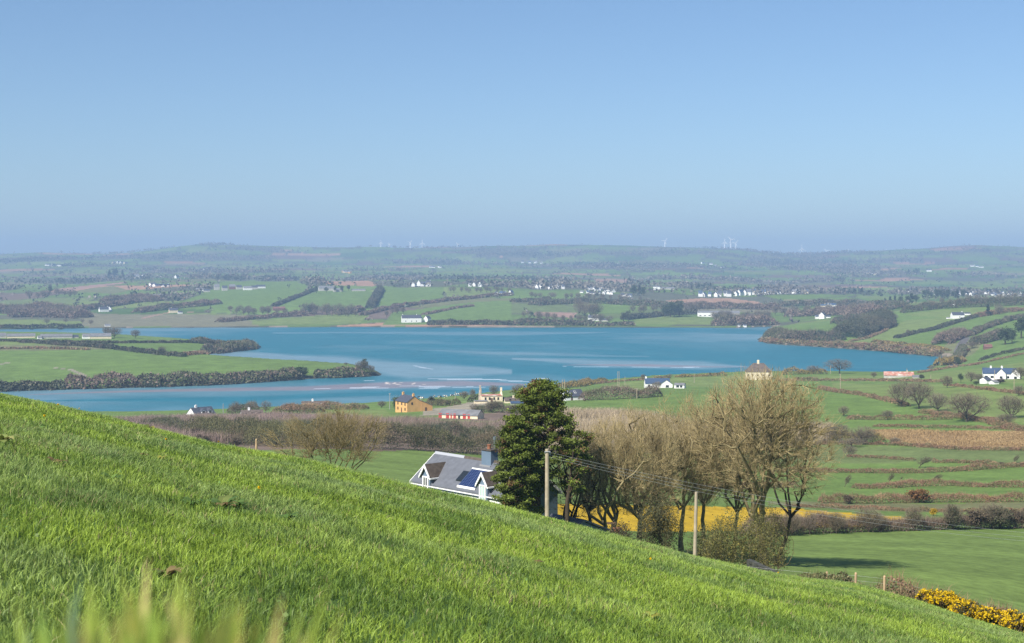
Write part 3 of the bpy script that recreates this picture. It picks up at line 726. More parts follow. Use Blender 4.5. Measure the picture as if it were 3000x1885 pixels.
# many-stemmed thicket tree on the left crest
hero("bare_tree", 975, 78, 0, 4, (0,0,zrel(975,78,1275)), (mtr(185,78), mtr(150,78), zrel(975,78,1178)-zrel(975,78,1275)), 1.5, .075, (10,8,9,10), "wide many-stemmed bare tree just behind the grassy crest left of the house", 21,
     stems=9, bark=(.17,.14,.06), twigc=(.27,.215,.11), pull=.15, low=-.85, wid=(1.2,1.2,2.0,2.8))

# ---- conifers
def conifer(px, d, ytop, ybot, wpx, label, seed, ncl=60, npc=420, lean=0.0, off=0, holes=.0, gaps=()):
    rng = np.random.default_rng(seed); zt = zrel(px, d, ytop); zb = zrel(px, d, ybot); Hh = zt-zb; R = mtr(wpx, d)/2
    x = (px-UH)/F*d; e = empty("conifer", (x, d, hgt(x, d))); tag(e, label, "tree", "dark conifers in front of the house")
    g = Geo(); K = 9; tz = np.linspace(-.4, zt*.97, K); TP = np.stack([lean*np.linspace(0,1,K)**1.5*3+rng.normal(size=K)*.05, rng.normal(size=K)*.05, tz], -1)[None]
    V, Q = tubes(TP, np.linspace(.27,.04,K)[None], 8); g.add(V, Q, C=(.055,.043,.03))
    n = ncl; t = (np.arange(n)+.5)/n; z = zb + Hh*t; a = np.arange(n)*2.399
    prof = np.interp(t, [0,.12,.35,.6,.8,.93,1], [.62,.92,1.0,.80,.66,.42,.12])
    rr_ = R*prof*(.55+.5*rng.random(n)); C = np.stack([mtr(off,d)*t + np.cos(a)*rr_ + np.interp(z, tz, TP[0,:,0]), np.sin(a)*rr_, z], -1)
    for (gx_, gz_, gr_) in gaps:
        kq = np.hypot(C[:,0]-gx_*R, C[:,2]-(zb+Hh*gz_)) > gr_*R; C = C[kq]
    n = len(C)
    S = np.stack([np.interp(C[:,2]-.5, tz, TP[0,:,0]), np.zeros(n), np.maximum(C[:,2]-.7-.25*np.hypot(C[:,0], C[:,1]), .5)], -1)
    P = curve_paths(S, C, np.tile([0,0,-.08], (n,1))+rng.normal(size=(n,3))*.05, 5, rng, .02); V, Q = tubes(P, np.linspace(.07,.02,5)[None]*np.ones((n,1)), 4); g.add(V, Q, C=(.10,.07,.045))
    obj("trunk", g.mesh("trunk", True), M_bark, e)
    # clumped tufts of needles on flattened pads
    sub = 9; cc = np.repeat(C, sub, 0) + rng.normal(size=(n*sub,3))*np.array([.46,.46,.15])*R*.30
    tuft_c = np.array((.105,.135,.020)); N = len(cc); m = npc//sub
    pts = np.repeat(cc, m, 0); o = rng.normal(size=(len(pts),3))*np.array([.17,.17,.10]); pts = pts+o
    f = np.repeat(.62+.75*rng.random((N,1)), m, 0); base = tuft_c*f; base = base*(.8+.5*sstep(-.1,.15,o[:,2:3]))  # tuft tops lightened, undersides darkened: light from above put into the colour
    brn = np.repeat(rng.random(N) < .07, m); base[brn] = (.13,.075,.03)
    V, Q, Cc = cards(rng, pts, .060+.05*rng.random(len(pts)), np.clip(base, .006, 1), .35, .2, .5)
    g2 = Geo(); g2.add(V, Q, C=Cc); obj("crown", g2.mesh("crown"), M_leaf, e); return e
conifer(1577, 109, 1120, 1490, 215, "tall dark green conifer hiding the right half of the house", 31, 110, 560, .06, off=0, gaps=((.25,.66,.15),(.1,.42,.15),(.7,.35,.2),(1.0,.08,.8),(.55,.0,.3)))
conifer(1513, 106, 1225, 1490, 118, "lower bushy conifer on the left side of the tall one", 32, 52, 520, 0)
conifer(1655, 107, 1262, 1440, 90, "small thin conifer leaning right beside the utility pole", 33, 15, 330, .25, off=20)

# ---- shrubs
def shrub(name, px, d, ytop, wpx, label, seed, leafc, n=9000, twigc=(.14,.11,.06), size=.035, cat="bush", group=None, hmul=1.0, leaf=.7, ybase=None):
    rng = np.random.default_rng(seed); x = (px-UH)/F*d; zt = zrel(px, d, ytop); R = mtr(wpx, d)/2
    e = empty(name, (x, d, hgt(x, d))); tag(e, label, cat, group)
    w, t, tips = grow(rng, zt, (0,0,zt*.55), (R, R*.8, zt*.47), zt*.22, .05, (9,5,6,6), BK, twigc, stems=7, low=-.9, wid=(1.3,1.3,1.5,1.8))
    g = Geo()
    for q in (w, t):
        for Vx, Cx in zip(q.V, q.C): pass
    obj("stems", w.mesh("stems", True), M_bark, e); obj("twigs", t.mesh("twigs"), M_twig, e)
    if leaf > 0:
        k = rng.integers(0, len(tips), int(n*1.8*leaf)); P = tips[k]+rng.normal(size=(len(k),3))*.16
        col = np.array(leafc)[rng.integers(0, len(leafc), len(k))]; V, Q, Cc = cards(rng, P, size*(.6+.8*rng.random(len(k))), col, .3); g.add(V, Q, C=Cc); obj("leaves", g.mesh("leaves"), M_leaf, e)
    return e
shrub("thorn_bush", 2165, 92, 1505, 250, "broad yellow-green thorn bush over the end of the dark stone wall", 41, [(.15,.145,.05),(.21,.18,.045),(.10,.10,.04)], 11000)
shrub("thorn_bush", 2075, 96, 1540, 130, "smaller olive thorn bush behind the second utility pole", 42, [(.11,.11,.04),(.07,.08,.03)], 5000)
shrub("thorn_bush", 1930, 100, 1455, 130, "rounded olive ivy bush between the bare trunks", 43, [(.07,.075,.03),(.11,.10,.045)], 9000)
shrub("thorn_bush", 2255, 98, 1480, 120, "tall light twiggy bush right of the broad thorn bush", 44, [(.14,.13,.04),(.10,.09,.04)], 4500)
shrub("thorn_bush", 1815, 104, 1530, 90, "dark low bush at the foot of the split pale trunk", 45, [(.05,.05,.03),(.09,.07,.04)], 4000)

# ---- prototypes for the middle distance
def proto_bare(seed, twigc=(.23,.19,.145), bark=(.085,.07,.05), cn=(7,6,8,8), stems=1, wide=1.0, fl=.24, thick=1.0):
    rng = np.random.default_rng(seed)
    w, t, tips = grow(rng, 1, (0,0,.60), (.5*wide,.5*wide,.42), fl, .028*thick, cn, bark, twigc, stems=stems, gapn=.08, low=-.95, pull=.12, wid=(1.1,1.3,1.9,3.0), K=(5,4,3,3))
    return w.mesh("trunk", True), t.mesh("crown")
def proto_ever(seed, col=(.065,.09,.038), n=1500, fir=False, R=.42):
    rng = np.random.default_rng(seed); g = Geo(); V, Q = tubes(np.array([[[0,0,-.05],[0,0,.35],[.01,0,.75]]]), np.array([[.035,.028,.01]]), 6); g.add(V, Q, C=(.07,.055,.035))
    c = rng.normal(size=(26,3)); c = nrm(c)*(rng.random((26,1))**.4)*np.array([R*.72,R*.72,.34])+np.array([0,0,.60])
    if fir:
        t_ = rng.random(26)**.8; a = rng.random(26)*6.28; r_ = (1-t_)*.26; c = np.stack([np.cos(a)*r_, np.sin(a)*r_, .15+.82*t_], -1)
    P = np.repeat(c, n//26, 0)+rng.normal(size=(n//26*26,3))*np.array([.085,.085,.06])*(.55 if fir else 1)
    f = np.repeat(.65+.7*rng.random((26,1)), n//26, 0); V, Q, C = cards(rng, P, .028, np.array(col)*f, .35); h = Geo(); h.add(V, Q, C=C)
    return g.mesh("trunk", True), h.mesh("crown")
PROTO = {}
for i in range(4): PROTO['bare%d' % i] = proto_bare(60+i, wide=1.0+.1*i)
for i in range(2): PROTO['dome%d' % i] = proto_bare(70+i, twigc=(.22,.185,.125), fl=.12, cn=(9,7,9,9), thick=.9)
for i in range(2): PROTO['green%d' % i] = proto_ever(80+i)
PROTO['olive0'] = proto_ever(84, (.085,.095,.045)); PROTO['olive1'] = proto_ever(85, (.11,.085,.055))
PROTO['fir0'] = proto_ever(86, (.035,.055,.03), fir=True)
PROTO['gorse0'] = proto_ever(87, (.16,.085,.03))
PROTO['yell0'] = proto_ever(88, (.42,.28,.02))
def proto_lean(seed):
    rng = np.random.default_rng(seed)
    w, t, tips = grow(rng, 1, (0,0,.62), (.42,.4,.36), .25, .04, (6,6,8,8), (.07,.06,.04), (.15,.12,.08), stems=1, wid=(1.3,1.5,2.0,2.6), K=(5,4,3,3))
    for g in (w, t): g.V = [v + np.stack([v[:,2]**1.2*.75, v[:,2]*0, v[:,2]*0], -1) for v in g.V]
    return w.mesh("trunk", True), t.mesh("crown")
PROTO['lean0'] = proto_lean(90); PROTO['lean1'] = proto_lean(91)
NTREE = [0]
def plant(kind, p, h, w, label, group=None, cat="tree", name=None, rz=None, twig_mat=None):
    """a copy of a prototype tree, h metres tall and about w metres wide"""
    NTREE[0] += 1; r = random.Random(NTREE[0]); tm, cm = PROTO[kind]
    nm = name or {'b':'bare_tree','d':'bare_tree','g':'evergreen_tree','o':'bush','f':'fir_tree','y':'gorse_bush','l':'windswept_tree'}[kind[0]]
    if kind == 'gorse0': nm = name or 'gorse_bush'
    e = empty(nm, p - Vector((0,0,.15)), r.random()*6.28 if rz is None else rz); e.scale = (w, w, h); tag(e, label, cat, group)
    sx = 1
    obj("trunk", tm, M_bark, e); obj("crown", cm, M_leaf if kind[0] in 'gofy' else M_twig, e); return e
def tree_px(kind, px, ybase, hpx, wpx, label, group=None, cat="tree", dmin=58, **kw):
    p = at(px, ybase, dmin); s = p.y/F; return plant(kind, p, hpx*s, wpx*s, label, group, cat, **kw)

# ---- hedges: long banks of brush following traced field edges
HSTY = {  # colours of foliage, share of twigs
 'bank': ([(0.290,0.181,0.109),(0.232,0.145,0.087),(0.189,0.174,0.080),(0.348,0.232,0.131)], .9),
 'bare': ([(0.210,0.152,0.109),(0.160,0.123,0.087),(0.246,0.174,0.131),(0.131,0.116,0.065)], 1.0),
 'dark': ([(0.065,0.072,0.041),(0.087,0.094,0.051),(0.123,0.109,0.065)], .4),
 'olive': ([(0.123,0.123,0.051),(0.174,0.160,0.072),(0.087,0.094,0.043),(0.189,0.145,0.087)], .5),
 'wood': ([(0.145,0.131,0.080),(0.109,0.123,0.058),(0.189,0.145,0.102),(0.072,0.087,0.051)], .7),
 'gorse': ([(.20,.15,.07),(.26,.19,.08),(.30,.22,.06),(.15,.14,.06)], .6),}
def hedge(name, path, hgt_m, wid_m, style, label, seed=0, group=None, cat="hedge", rough=.5, dens=1.0, top=None, cardsz=None):
    rng = np.random.default_rng(seed+7); P = np.array([tuple(p) for p in path]); seg = np.linalg.norm(np.diff(P[:,:2], axis=0), axis=1); cum = np.concatenate([[0], np.cumsum(seg)]); L = cum[-1]
    d = P[:,1].mean(); cs = (cardsz or max(.08, d*.00034))*.9
    n = int(min(70000, max(400, dens*1.5*L*(hgt_m+wid_m*.7)/(cs*cs*2.2)))); t = rng.random(n)*L
    ce = np.stack([np.interp(t, cum, P[:,i]) for i in range(3)], -1); tg = np.stack([np.interp(t+1, cum, P[:,i])-np.interp(t-1, cum, P[:,i]) for i in range(2)], -1); tg = nrm(tg); nm = np.stack([-tg[:,1], tg[:,0]], -1)
    prof = np.clip(1-rough + 2*rough*fbm(t/(hgt_m*2.2)+seed*3.1, t*0+seed, 4), .12, 2)   # uneven top
    prof = prof*np.clip(np.minimum(t, L-t)/(hgt_m*.8)+.45, 0, 1)
    phi = rng.random(n)*math.pi; q = (.62+.38*rng.random(n)**.6); lump = .75+.5*vnoise(t/(wid_m*.7+.3)+3, phi*1.3+seed)
    off = np.cos(phi)*wid_m*.5*q*lump; zz = np.sin(phi)**.75*hgt_m*prof*q
    X = ce[:,0]+nm[:,0]*off; Y = ce[:,1]+nm[:,1]*off; Z = height(X, Y)*.5+ce[:,2]*.5+zz-.1
    cols, ts = HSTY[style]; ci = np.minimum((fbm(t/(hgt_m*2.5)+seed*1.7, zz/hgt_m, 3)*1.6-.3+rng.normal(size=n)*.12).clip(0,.999)*len(cols), len(cols)-1).astype(int)
    col = np.array(cols)[ci]
    g = Geo(); tw_n = int(n*ts*.35); a = slice(tw_n, n)
    V, Q, C = cards(rng, np.stack([X,Y,Z], -1)[a], cs*(.6+.8*rng.random(n-tw_n)), col[a], .16, .2); g.add(V, Q, C=C)
    if tw_n:
        b = slice(0, tw_n); base = np.stack([X,Y,Z], -1)[b]; hl = hgt_m*(.18+.3*rng.random(tw_n)); w = np.full(tw_n, cs*.34)
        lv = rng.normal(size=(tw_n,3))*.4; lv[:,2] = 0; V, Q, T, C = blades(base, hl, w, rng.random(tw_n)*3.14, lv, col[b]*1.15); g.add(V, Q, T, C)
    me = g.mesh(name); return tag(obj(name, me, M_leaf), label, cat, group)
def hedge_px(pts, h, w, style, label, seed=0, dmin=58, **kw): return hedge(kw.pop('name', 'hedge'), pxpath(pts, dmin), h, w, style, label, seed, **kw)
# ------------------------------------------------------------ hedges of the middle distance
ORD = ['first','second','third','fourth','fifth','sixth','seventh','eighth','ninth','tenth','eleventh','twelfth','thirteenth','fourteenth','fifteenth','sixteenth','seventeenth','eighteenth','nineteenth','twentieth']
def ordn(i):
    if i < 20: return ORD[i]
    n = i+1; t = {2:'twenty',3:'thirty',4:'forty',5:'fifty',6:'sixty',7:'seventy'}[n//10]
    if n % 10 == 0: return t.replace('y','ieth')
    return t+'-'+ORD[n % 10-1]
HG = "hedges and banks between the right-hand fields"
hedge_px([(2190,1572),(2300,1566),(2450,1560),(2600,1556),(2800,1550),(3080,1546)], 2.2, 2.6, 'bare', "long brown hedge along the top of the big lower right field", 1, rough=.5, group=HG, dens=1.3)
hedge_px([(2300,1484),(2480,1490),(2650,1498),(2900,1500),(3080,1498)], 0.72, 2.0, 'bank', "thin straw bank just above the yellow field", 2, group=HG)
hedge_px([(2400,1474),(2560,1476),(2700,1472),(2860,1472),(3080,1470)], 1.66, 2.6, 'bank', "rust brown bank with the round gorse bush on it, above the yellow field", 3, group=HG, rough=.6)
hedge_px([(2040,1432),(2240,1430),(2330,1428)], 1.15, 2.4, 'bank', "brown bank seen through the tallest tree's trunks", 4, group=HG)
hedge_px([(2500,1432),(2620,1430),(2700,1424),(2800,1424),(2900,1428),(3080,1428)], 1.44, 2.4, 'bank', "brown bank with the leaning thorn trees standing above it", 5, group=HG, rough=.6)
hedge_px([(2280,1384),(2400,1384),(2560,1386),(2700,1386),(2850,1378),(2950,1370),(3080,1366)], 1.30, 2.6, 'bank', "tawny bank below the big windswept thorn", 6, group=HG, rough=.55)
hedge_px([(2480,1339),(2560,1342),(2620,1346),(2680,1350)], 0.79, 1.8, 'bank', "short low bank to the left of the big windswept thorn", 7, group=HG)
hedge_px([(2730,1355),(2850,1358),(2900,1362),(3080,1372)], 0.94, 2.0, 'bank', "low reddish bank right of the big windswept thorn", 8, group=HG, rough=.7)
hedge_px([(2300,1302),(2450,1304),(2560,1304),(2640,1306),(2800,1318),(3080,1322)], 1.15, 2.2, 'bank', "brown edge below the tawny rough field", 9, group=HG)
hedge_px([(2330,1300),(2420,1298),(2500,1298),(2590,1300)], 3.6, 4.5, 'gorse', "olive gorse strip at the left end of the tawny rough field", 10, group=HG)
hedge_px([(2480,1229),(2560,1231),(2620,1230),(2700,1231),(2790,1230)], 1.58, 3.0, 'bank', "red-brown bank in the middle of the right-hand fields", 11, group=HG)
hedge_px([(2400,1140),(2450,1150),(2520,1158),(2600,1176),(2660,1192)], 1.73, 3.0, 'bank', "brown bank running down to the pair of round bare trees", 12, group=HG, rough=.6)
hedge_px([(2700,1210),(2760,1218),(2830,1228),(2900,1238),(2960,1258),(3060,1270)], 1.73, 4.0, 'bank', "bank running right from the pair of round bare trees", 13, group=HG, rough=.7)
hedge_px([(2380,1117),(2450,1117),(2550,1117),(2650,1118),(2760,1121)], 1.58, 3.0, 'bank', "straight dark brown bank under the pink-roofed ruin", 14, group=HG)
hedge_px([(2770,1130),(2840,1136),(2900,1144),(3060,1164)], 1.30, 2.6, 'bank', "broken bank below the two-gabled white bungalow", 15, group=HG, rough=.7)
hedge_px([(2690,1094),(2740,1086),(2800,1076),(2860,1070),(2920,1056),(3060,1024)], 1.58, 3.0, 'bank', "brown hedge climbing right from the inlet's corner", 16, group=HG)
hedge_px([(2870,1058),(2930,1040),(3060,1012)], 2.6, 3.5, 'dark', "dark hedge above the two-gabled white bungalow", 17, group=HG)
hedge_px([(2560,1250),(2700,1254),(2860,1256),(3060,1262)], 1.01, 2.5, 'bank', "thin hedge along the top edge of the tawny rough field", 18, group=HG)
# near hedge and brambles at the foot of the meadow
hedge("bramble_hedge", [atd(u, d) for u, d in [(2590,63),(2660,64),(2740,66),(2840,68),(2940,70),(3060,72)]], 1.6, 2.2, 'bank', "straggling bramble hedge behind the bright gorse in the lower right corner", 20, cardsz=.045, dens=.55, rough=.6)
hedge("bramble_hedge", [atd(u, d) for u, d in [(2330,64),(2400,62),(2480,60),(2570,62)]], .8, 1.8, 'olive', "mossy green mound of brambles beneath the fence posts", 21, cardsz=.045, dens=.6, rough=.6)
def gorse_row():
    rng = np.random.default_rng(77); g = Geo(); f = Geo(); cen = []
    for k in range(84):
        t = k/83; u = 2712 + 330*t + rng.normal()*5; d = 55.5 - 3.0*t + rng.normal()*.7; cen.append((u, d, .20+.26*rng.random()**1.5, (.55+.55*rng.random()+.15*math.sin(t*7+1))*(.62 if t < .12 else 1)))
    for u, d, r, hh in cen:
        p = atd(u, d); n = 900; v = nrm(rng.normal(size=(n,3))); q = rng.random((n,1))**.45; P = v*q*np.array([r,r,r*.9]) + np.array([p.x, p.y, p.z+hh*.52]); P[:,2] = np.maximum(P[:,2], p.z-.3)
        P[:,2] += rng.normal(size=n)*.04
        V, Q, C = cards(rng, P, .028+.02*rng.random(n), np.array([(.060,.065,.022),(.09,.085,.03),(.12,.075,.04)])[rng.integers(0,3,n)], .3, 0, .5); g.add(V, Q, C=C)
        m = 420; v = nrm(rng.normal(size=(m,3))+np.array([-.3,-.4,.7])); P = v*np.array([r,r,r*.9])*(.80+.42*rng.random((m,1))**1.5)
        lump = vnoise(P[:,0]*6+u, P[:,2]*6+P[:,1]*5); P = P[lump > .50]; P = P + np.array([p.x, p.y, p.z+hh*.52])
        V, Q, C = cards(rng, P, .030+.022*rng.random(len(P)), (.62,.42,.015), .3, .2, .8); f.add(V, Q, C=C)
    e = empty("gorse_hedge", atd(2860, 55)); tag(e, "thick gorse hedge covered in yellow blossom in the lower right corner", "gorse")
    for nm, gg, mm in (("foliage", g, M_leaf), ("blossom", f, M_flower)):
        gg.V = [v - np.array(e.location) for v in gg.V]; obj(nm, gg.mesh(nm), mm, e)
gorse_row()
# central band of scrub
MG = "brush and hedges of the low ground by the water"
def thicket(name, poly, n, hm, cols, label, wid=.10, seed=0, lean=.12):
    rng = np.random.default_rng(seed); P = wpoly(poly); lo, hi = P.min(0), P.max(0); X = rng.random(n*5)*(hi[0]-lo[0])+lo[0]; Y = rng.random(n*5)*(hi[1]-lo[1])+lo[1]
    k = in_poly(X, Y, P); X, Y = X[k][:n], Y[k][:n]; N = len(X); Z = height(X, Y); lump = fbm(X/22, Y/35, 3)
    keep = rng.random(N) < np.clip((lump-.25)*3, .1, 1); X, Y, Z, lump = X[keep], Y[keep], Z[keep], lump[keep]; N = len(X)
    h = hm*(.55+.8*lump)*(.7+.5*rng.random(N)); lv = rng.normal(size=(N,3))*lean; lv[:,2] = 0; ci = np.minimum((np.clip(lump*2.2-.6+rng.normal(size=N)*.15,0,.99)*len(cols)).astype(int), len(cols)-1)
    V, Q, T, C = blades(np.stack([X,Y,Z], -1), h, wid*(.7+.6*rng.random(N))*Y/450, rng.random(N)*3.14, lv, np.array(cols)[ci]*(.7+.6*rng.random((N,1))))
    g = Geo(); g.add(V, Q, T, C); return tag(obj(name, g.mesh(name), M_twig), label, kind="stuff")
thicket("willow_scrub", [(300,1246),(420,1238),(600,1231),(800,1228),(930,1232),(1060,1240),(1270,1250),(1300,1258),(1490,1256),(1560,1236),(1560,1290),(1100,1300),(500,1300)], 130000, 3.4, [(.23,.165,.145),(.25,.18,.155),(.22,.165,.13)], "purplish bare willow scrub filling the low ground", seed=4, wid=.075, lean=.2)
thicket("willow_scrub", [(1640,1214),(1780,1216),(1960,1232),(2440,1262),(2440,1300),(1900,1330),(1560,1330)], 110000, 3.6, [(.33,.26,.165),(.36,.285,.19),(.29,.23,.15)], "pale tan bare scrub behind the garden trees", seed=5, wid=.075, lean=.2)
thicket("rough_grass", [(2545,1262),(2700,1258),(3100,1272),(3100,1320),(2900,1318),(2640,1306)], 90000, .7, [(.28,.19,.09),(.35,.245,.12),(.23,.155,.075)], "tawny dead bracken and rough grass on the unused field", seed=6, wid=.14, lean=.5)
for i, (pts, h, w, st, lab) in enumerate([
   ([(560,1288),(760,1304),(900,1310),(1050,1314),(1200,1318),(1400,1330),(1560,1336)], 4.6, 8, 'olive', "dense olive hedge at the top of the bright field behind the house"),
   ([(640,1270),(800,1276),(1000,1284),(1150,1290),(1330,1292),(1500,1300)], 4.2, 9, 'wood', "brown and green brush belt in front of the purplish scrub"),
   ([(420,1262),(520,1272),(640,1284),(760,1296)], 3.8, 8, 'wood', "brush showing over the grassy crest below the white dormer cottage"),
   ([(840,1198),(930,1200),(1010,1200),(1075,1199)], 3.2, 8, 'bank', "rusty hedge behind the bare thicket tree near the water"),
   ([(800,1216),(870,1212),(940,1208)], 3.4, 8, 'bank', "red-twigged hedge left of the rusty hedge near the water"),
   ([(1700,1174),(1760,1172),(1820,1169),(1880,1166),(1930,1162)], 4.0, 6, 'bare', "tall dark hedge between the skylight cottage and the grey-roofed bungalow"),
   ([(1640,1138),(1690,1134),(1730,1126),(1770,1122)], 4.0, 9, 'gorse', "rusty scrub on the shore above the skylight cottage"),
   ([(1745,1126),(1820,1119),(1900,1113),(1960,1108)], 1.6, 4, 'bank', "thin russet hedge along the waterside green field"),
   ([(1980,1106),(2060,1103),(2130,1102)], 2.2, 5, 'gorse', "shore hedge between the bungalow and the pale villa"),
   ([(1370,1180),(1420,1176),(1480,1174),(1540,1172)], 2.2, 3.5, 'dark', "dark clipped hedge in front of the cream ruin"),
   ([(1255,1186),(1310,1190),(1350,1186)], 2.6, 4, 'olive', "garden hedge right of the palm"),
   ([(1390,1206),(1440,1208),(1500,1210),(1560,1212)], 3.2, 6, 'wood', "brush above the red-doored sheds"),
   ([(2290,1098),(2350,1097),(2420,1096)], 4.6, 7, 'gorse', "brown scrub on the shore right of the pale villa"),
   ([(2270,1118),(2340,1117),(2400,1117)], 2.6, 4, 'bank', "bank behind the crown of the tallest tree"),
   ([(670,1215),(720,1212),(760,1210)], 5, 6, 'wood', "brush around the low dark cottage by the water")]):
    hedge_px(pts, h, w, st, lab, 30+i, dmin=230, group=MG, rough=.85)
# peninsulas
PG = "hedges and shore woods of the left peninsulas"
for i, (pts, h, w, st, lab) in enumerate([
   ([(-60,1146),(60,1140),(140,1136),(190,1134)], 5.5, 16, 'dark', "dark shore wood at the far left of the near peninsula"),
   ([(190,1134),(260,1132),(340,1130),(400,1128)], 8, 16, 'bare', "brown leafless stretch of the near peninsula's shore wood"),
   ([(400,1130),(480,1128),(560,1124),(600,1122)], 8.5, 18, 'wood', "mixed stretch in the middle of the near peninsula's shore wood"),
   ([(590,1123),(660,1118),(720,1115),(780,1112)], 6.5, 16, 'wood', "lower scrubby stretch of the near peninsula's shore wood"),
   ([(770,1112),(840,1108),(880,1106)], 7.5, 18, 'wood', "shore scrub left of the dark rounded trees on the near peninsula"),
   ([(920,1102),(980,1100),(1040,1098),(1060,1098)], 5, 14, 'wood', "thin shore scrub leading to the near peninsula's tip"),
   ([(-40,1024),(100,1022),(200,1024),(260,1026)], 2.0, 6, 'bank', "straw-coloured bank above the left peninsula's big field"),
   ([(200,1012),(260,1016),(320,1022),(400,1032),(470,1040),(540,1046)], 4.2, 7, 'dark', "dark hedge slanting down across the left peninsula"),
   ([(-40,1000),(40,1001),(110,1003),(200,1005),(330,1006),(480,1005),(560,1005),(640,1010)], 3.0, 8, 'dark', "long dark hedge below the grey farm sheds"),
   ([(560,1003),(620,1008),(660,1012),(720,1014)], 6, 16, 'wood', "grey-brown trees along the upper shore of the far peninsula"),
   ([(610,1035),(660,1030),(700,1025),(735,1019)], 8.5, 20, 'wood', "wood at the tip of the far peninsula"),
   ([(540,1042),(580,1038),(620,1035)], 3, 8, 'bank', "brown bank along the small bay between the peninsulas"),
   ([(60,1004),(110,1006),(200,1014)], 2.5, 6, 'dark', "faint short hedge left on the far peninsula")]):
    hedge_px(pts, h*.85, w, st, lab, 60+i, dmin=500, group=PG, rough=.5, cardsz=.8, dens=1.9)
# headland on the right
RG = "hedges and scrub of the right headland"
for i, (pts, h, w, st, lab) in enumerate([
   ([(2236,1000),(2300,1004),(2360,1008),(2440,1012)], 3.2, 10, 'bank', "pale scrubby cliff at the headland's tip"),
   ([(2440,1012),(2520,1016),(2600,1024),(2680,1031),(2750,1042)], 4.2, 16, 'bank', "scrubby low cliff along the middle of the headland"),
   ([(2560,1006),(2640,1012),(2720,1020),(2770,1030)], 3.0, 12, 'gorse', "brown brush above the headland's low cliff"),
   ([(2262,990),(2330,996),(2400,998),(2470,998)], 10, 26, 'wood', "olive plantation along the headland's near shore"),
   ([(2470,990),(2520,978),(2560,964),(2590,950)], 15, 36, 'dark', "dark evergreen wood climbing the headland"),
   ([(2440,950),(2500,944),(2560,940)], 9, 20, 'wood', "brown-green wood on the crest left of the stone house"),
   ([(2490,1002),(2540,992),(2590,972),(2620,950)], 2.2, 4, 'bank', "thin hedge right of the dark evergreen wood"),
   ([(2625,992),(2680,978),(2740,966),(2790,950),(2850,932),(2900,922)], 3.6, 7, 'dark', "hedge between the two green fields of the headland"),
   ([(2760,1010),(2790,995),(2820,985)], 9, 18, 'bare', "bare grey trees by the shore road"),
   ([(2840,985),(2880,965),(2930,948),(2980,935),(3050,920)], 5, 9, 'wood', "long rough hedge right of the shore road"),
   ([(2850,1012),(2900,1000),(2930,985)], 7, 16, 'wood', "brown copse right of the shore road"),
   ([(2745,1072),(2790,1068),(2810,1060)], 5.5, 12, 'gorse', "straw scrub on the inlet's near corner"),
   ([(2640,918),(2720,908),(2800,902),(2900,898),(3050,892)], 9, 18, 'wood', "wood along the skyline of the headland"),
   ([(2860,930),(2930,918),(3050,905)], 5, 12, 'bank', "russet brush above the small white farmhouse on the headland"),
   ([(2800,1060),(2815,1040),(2820,1020)], 5, 9, 'wood', "dark trees against the shore road")]):
    hedge_px(pts, h, w, st, lab, 90+i, dmin=500, group=RG, rough=.45, cardsz=.65, dens=1.9)
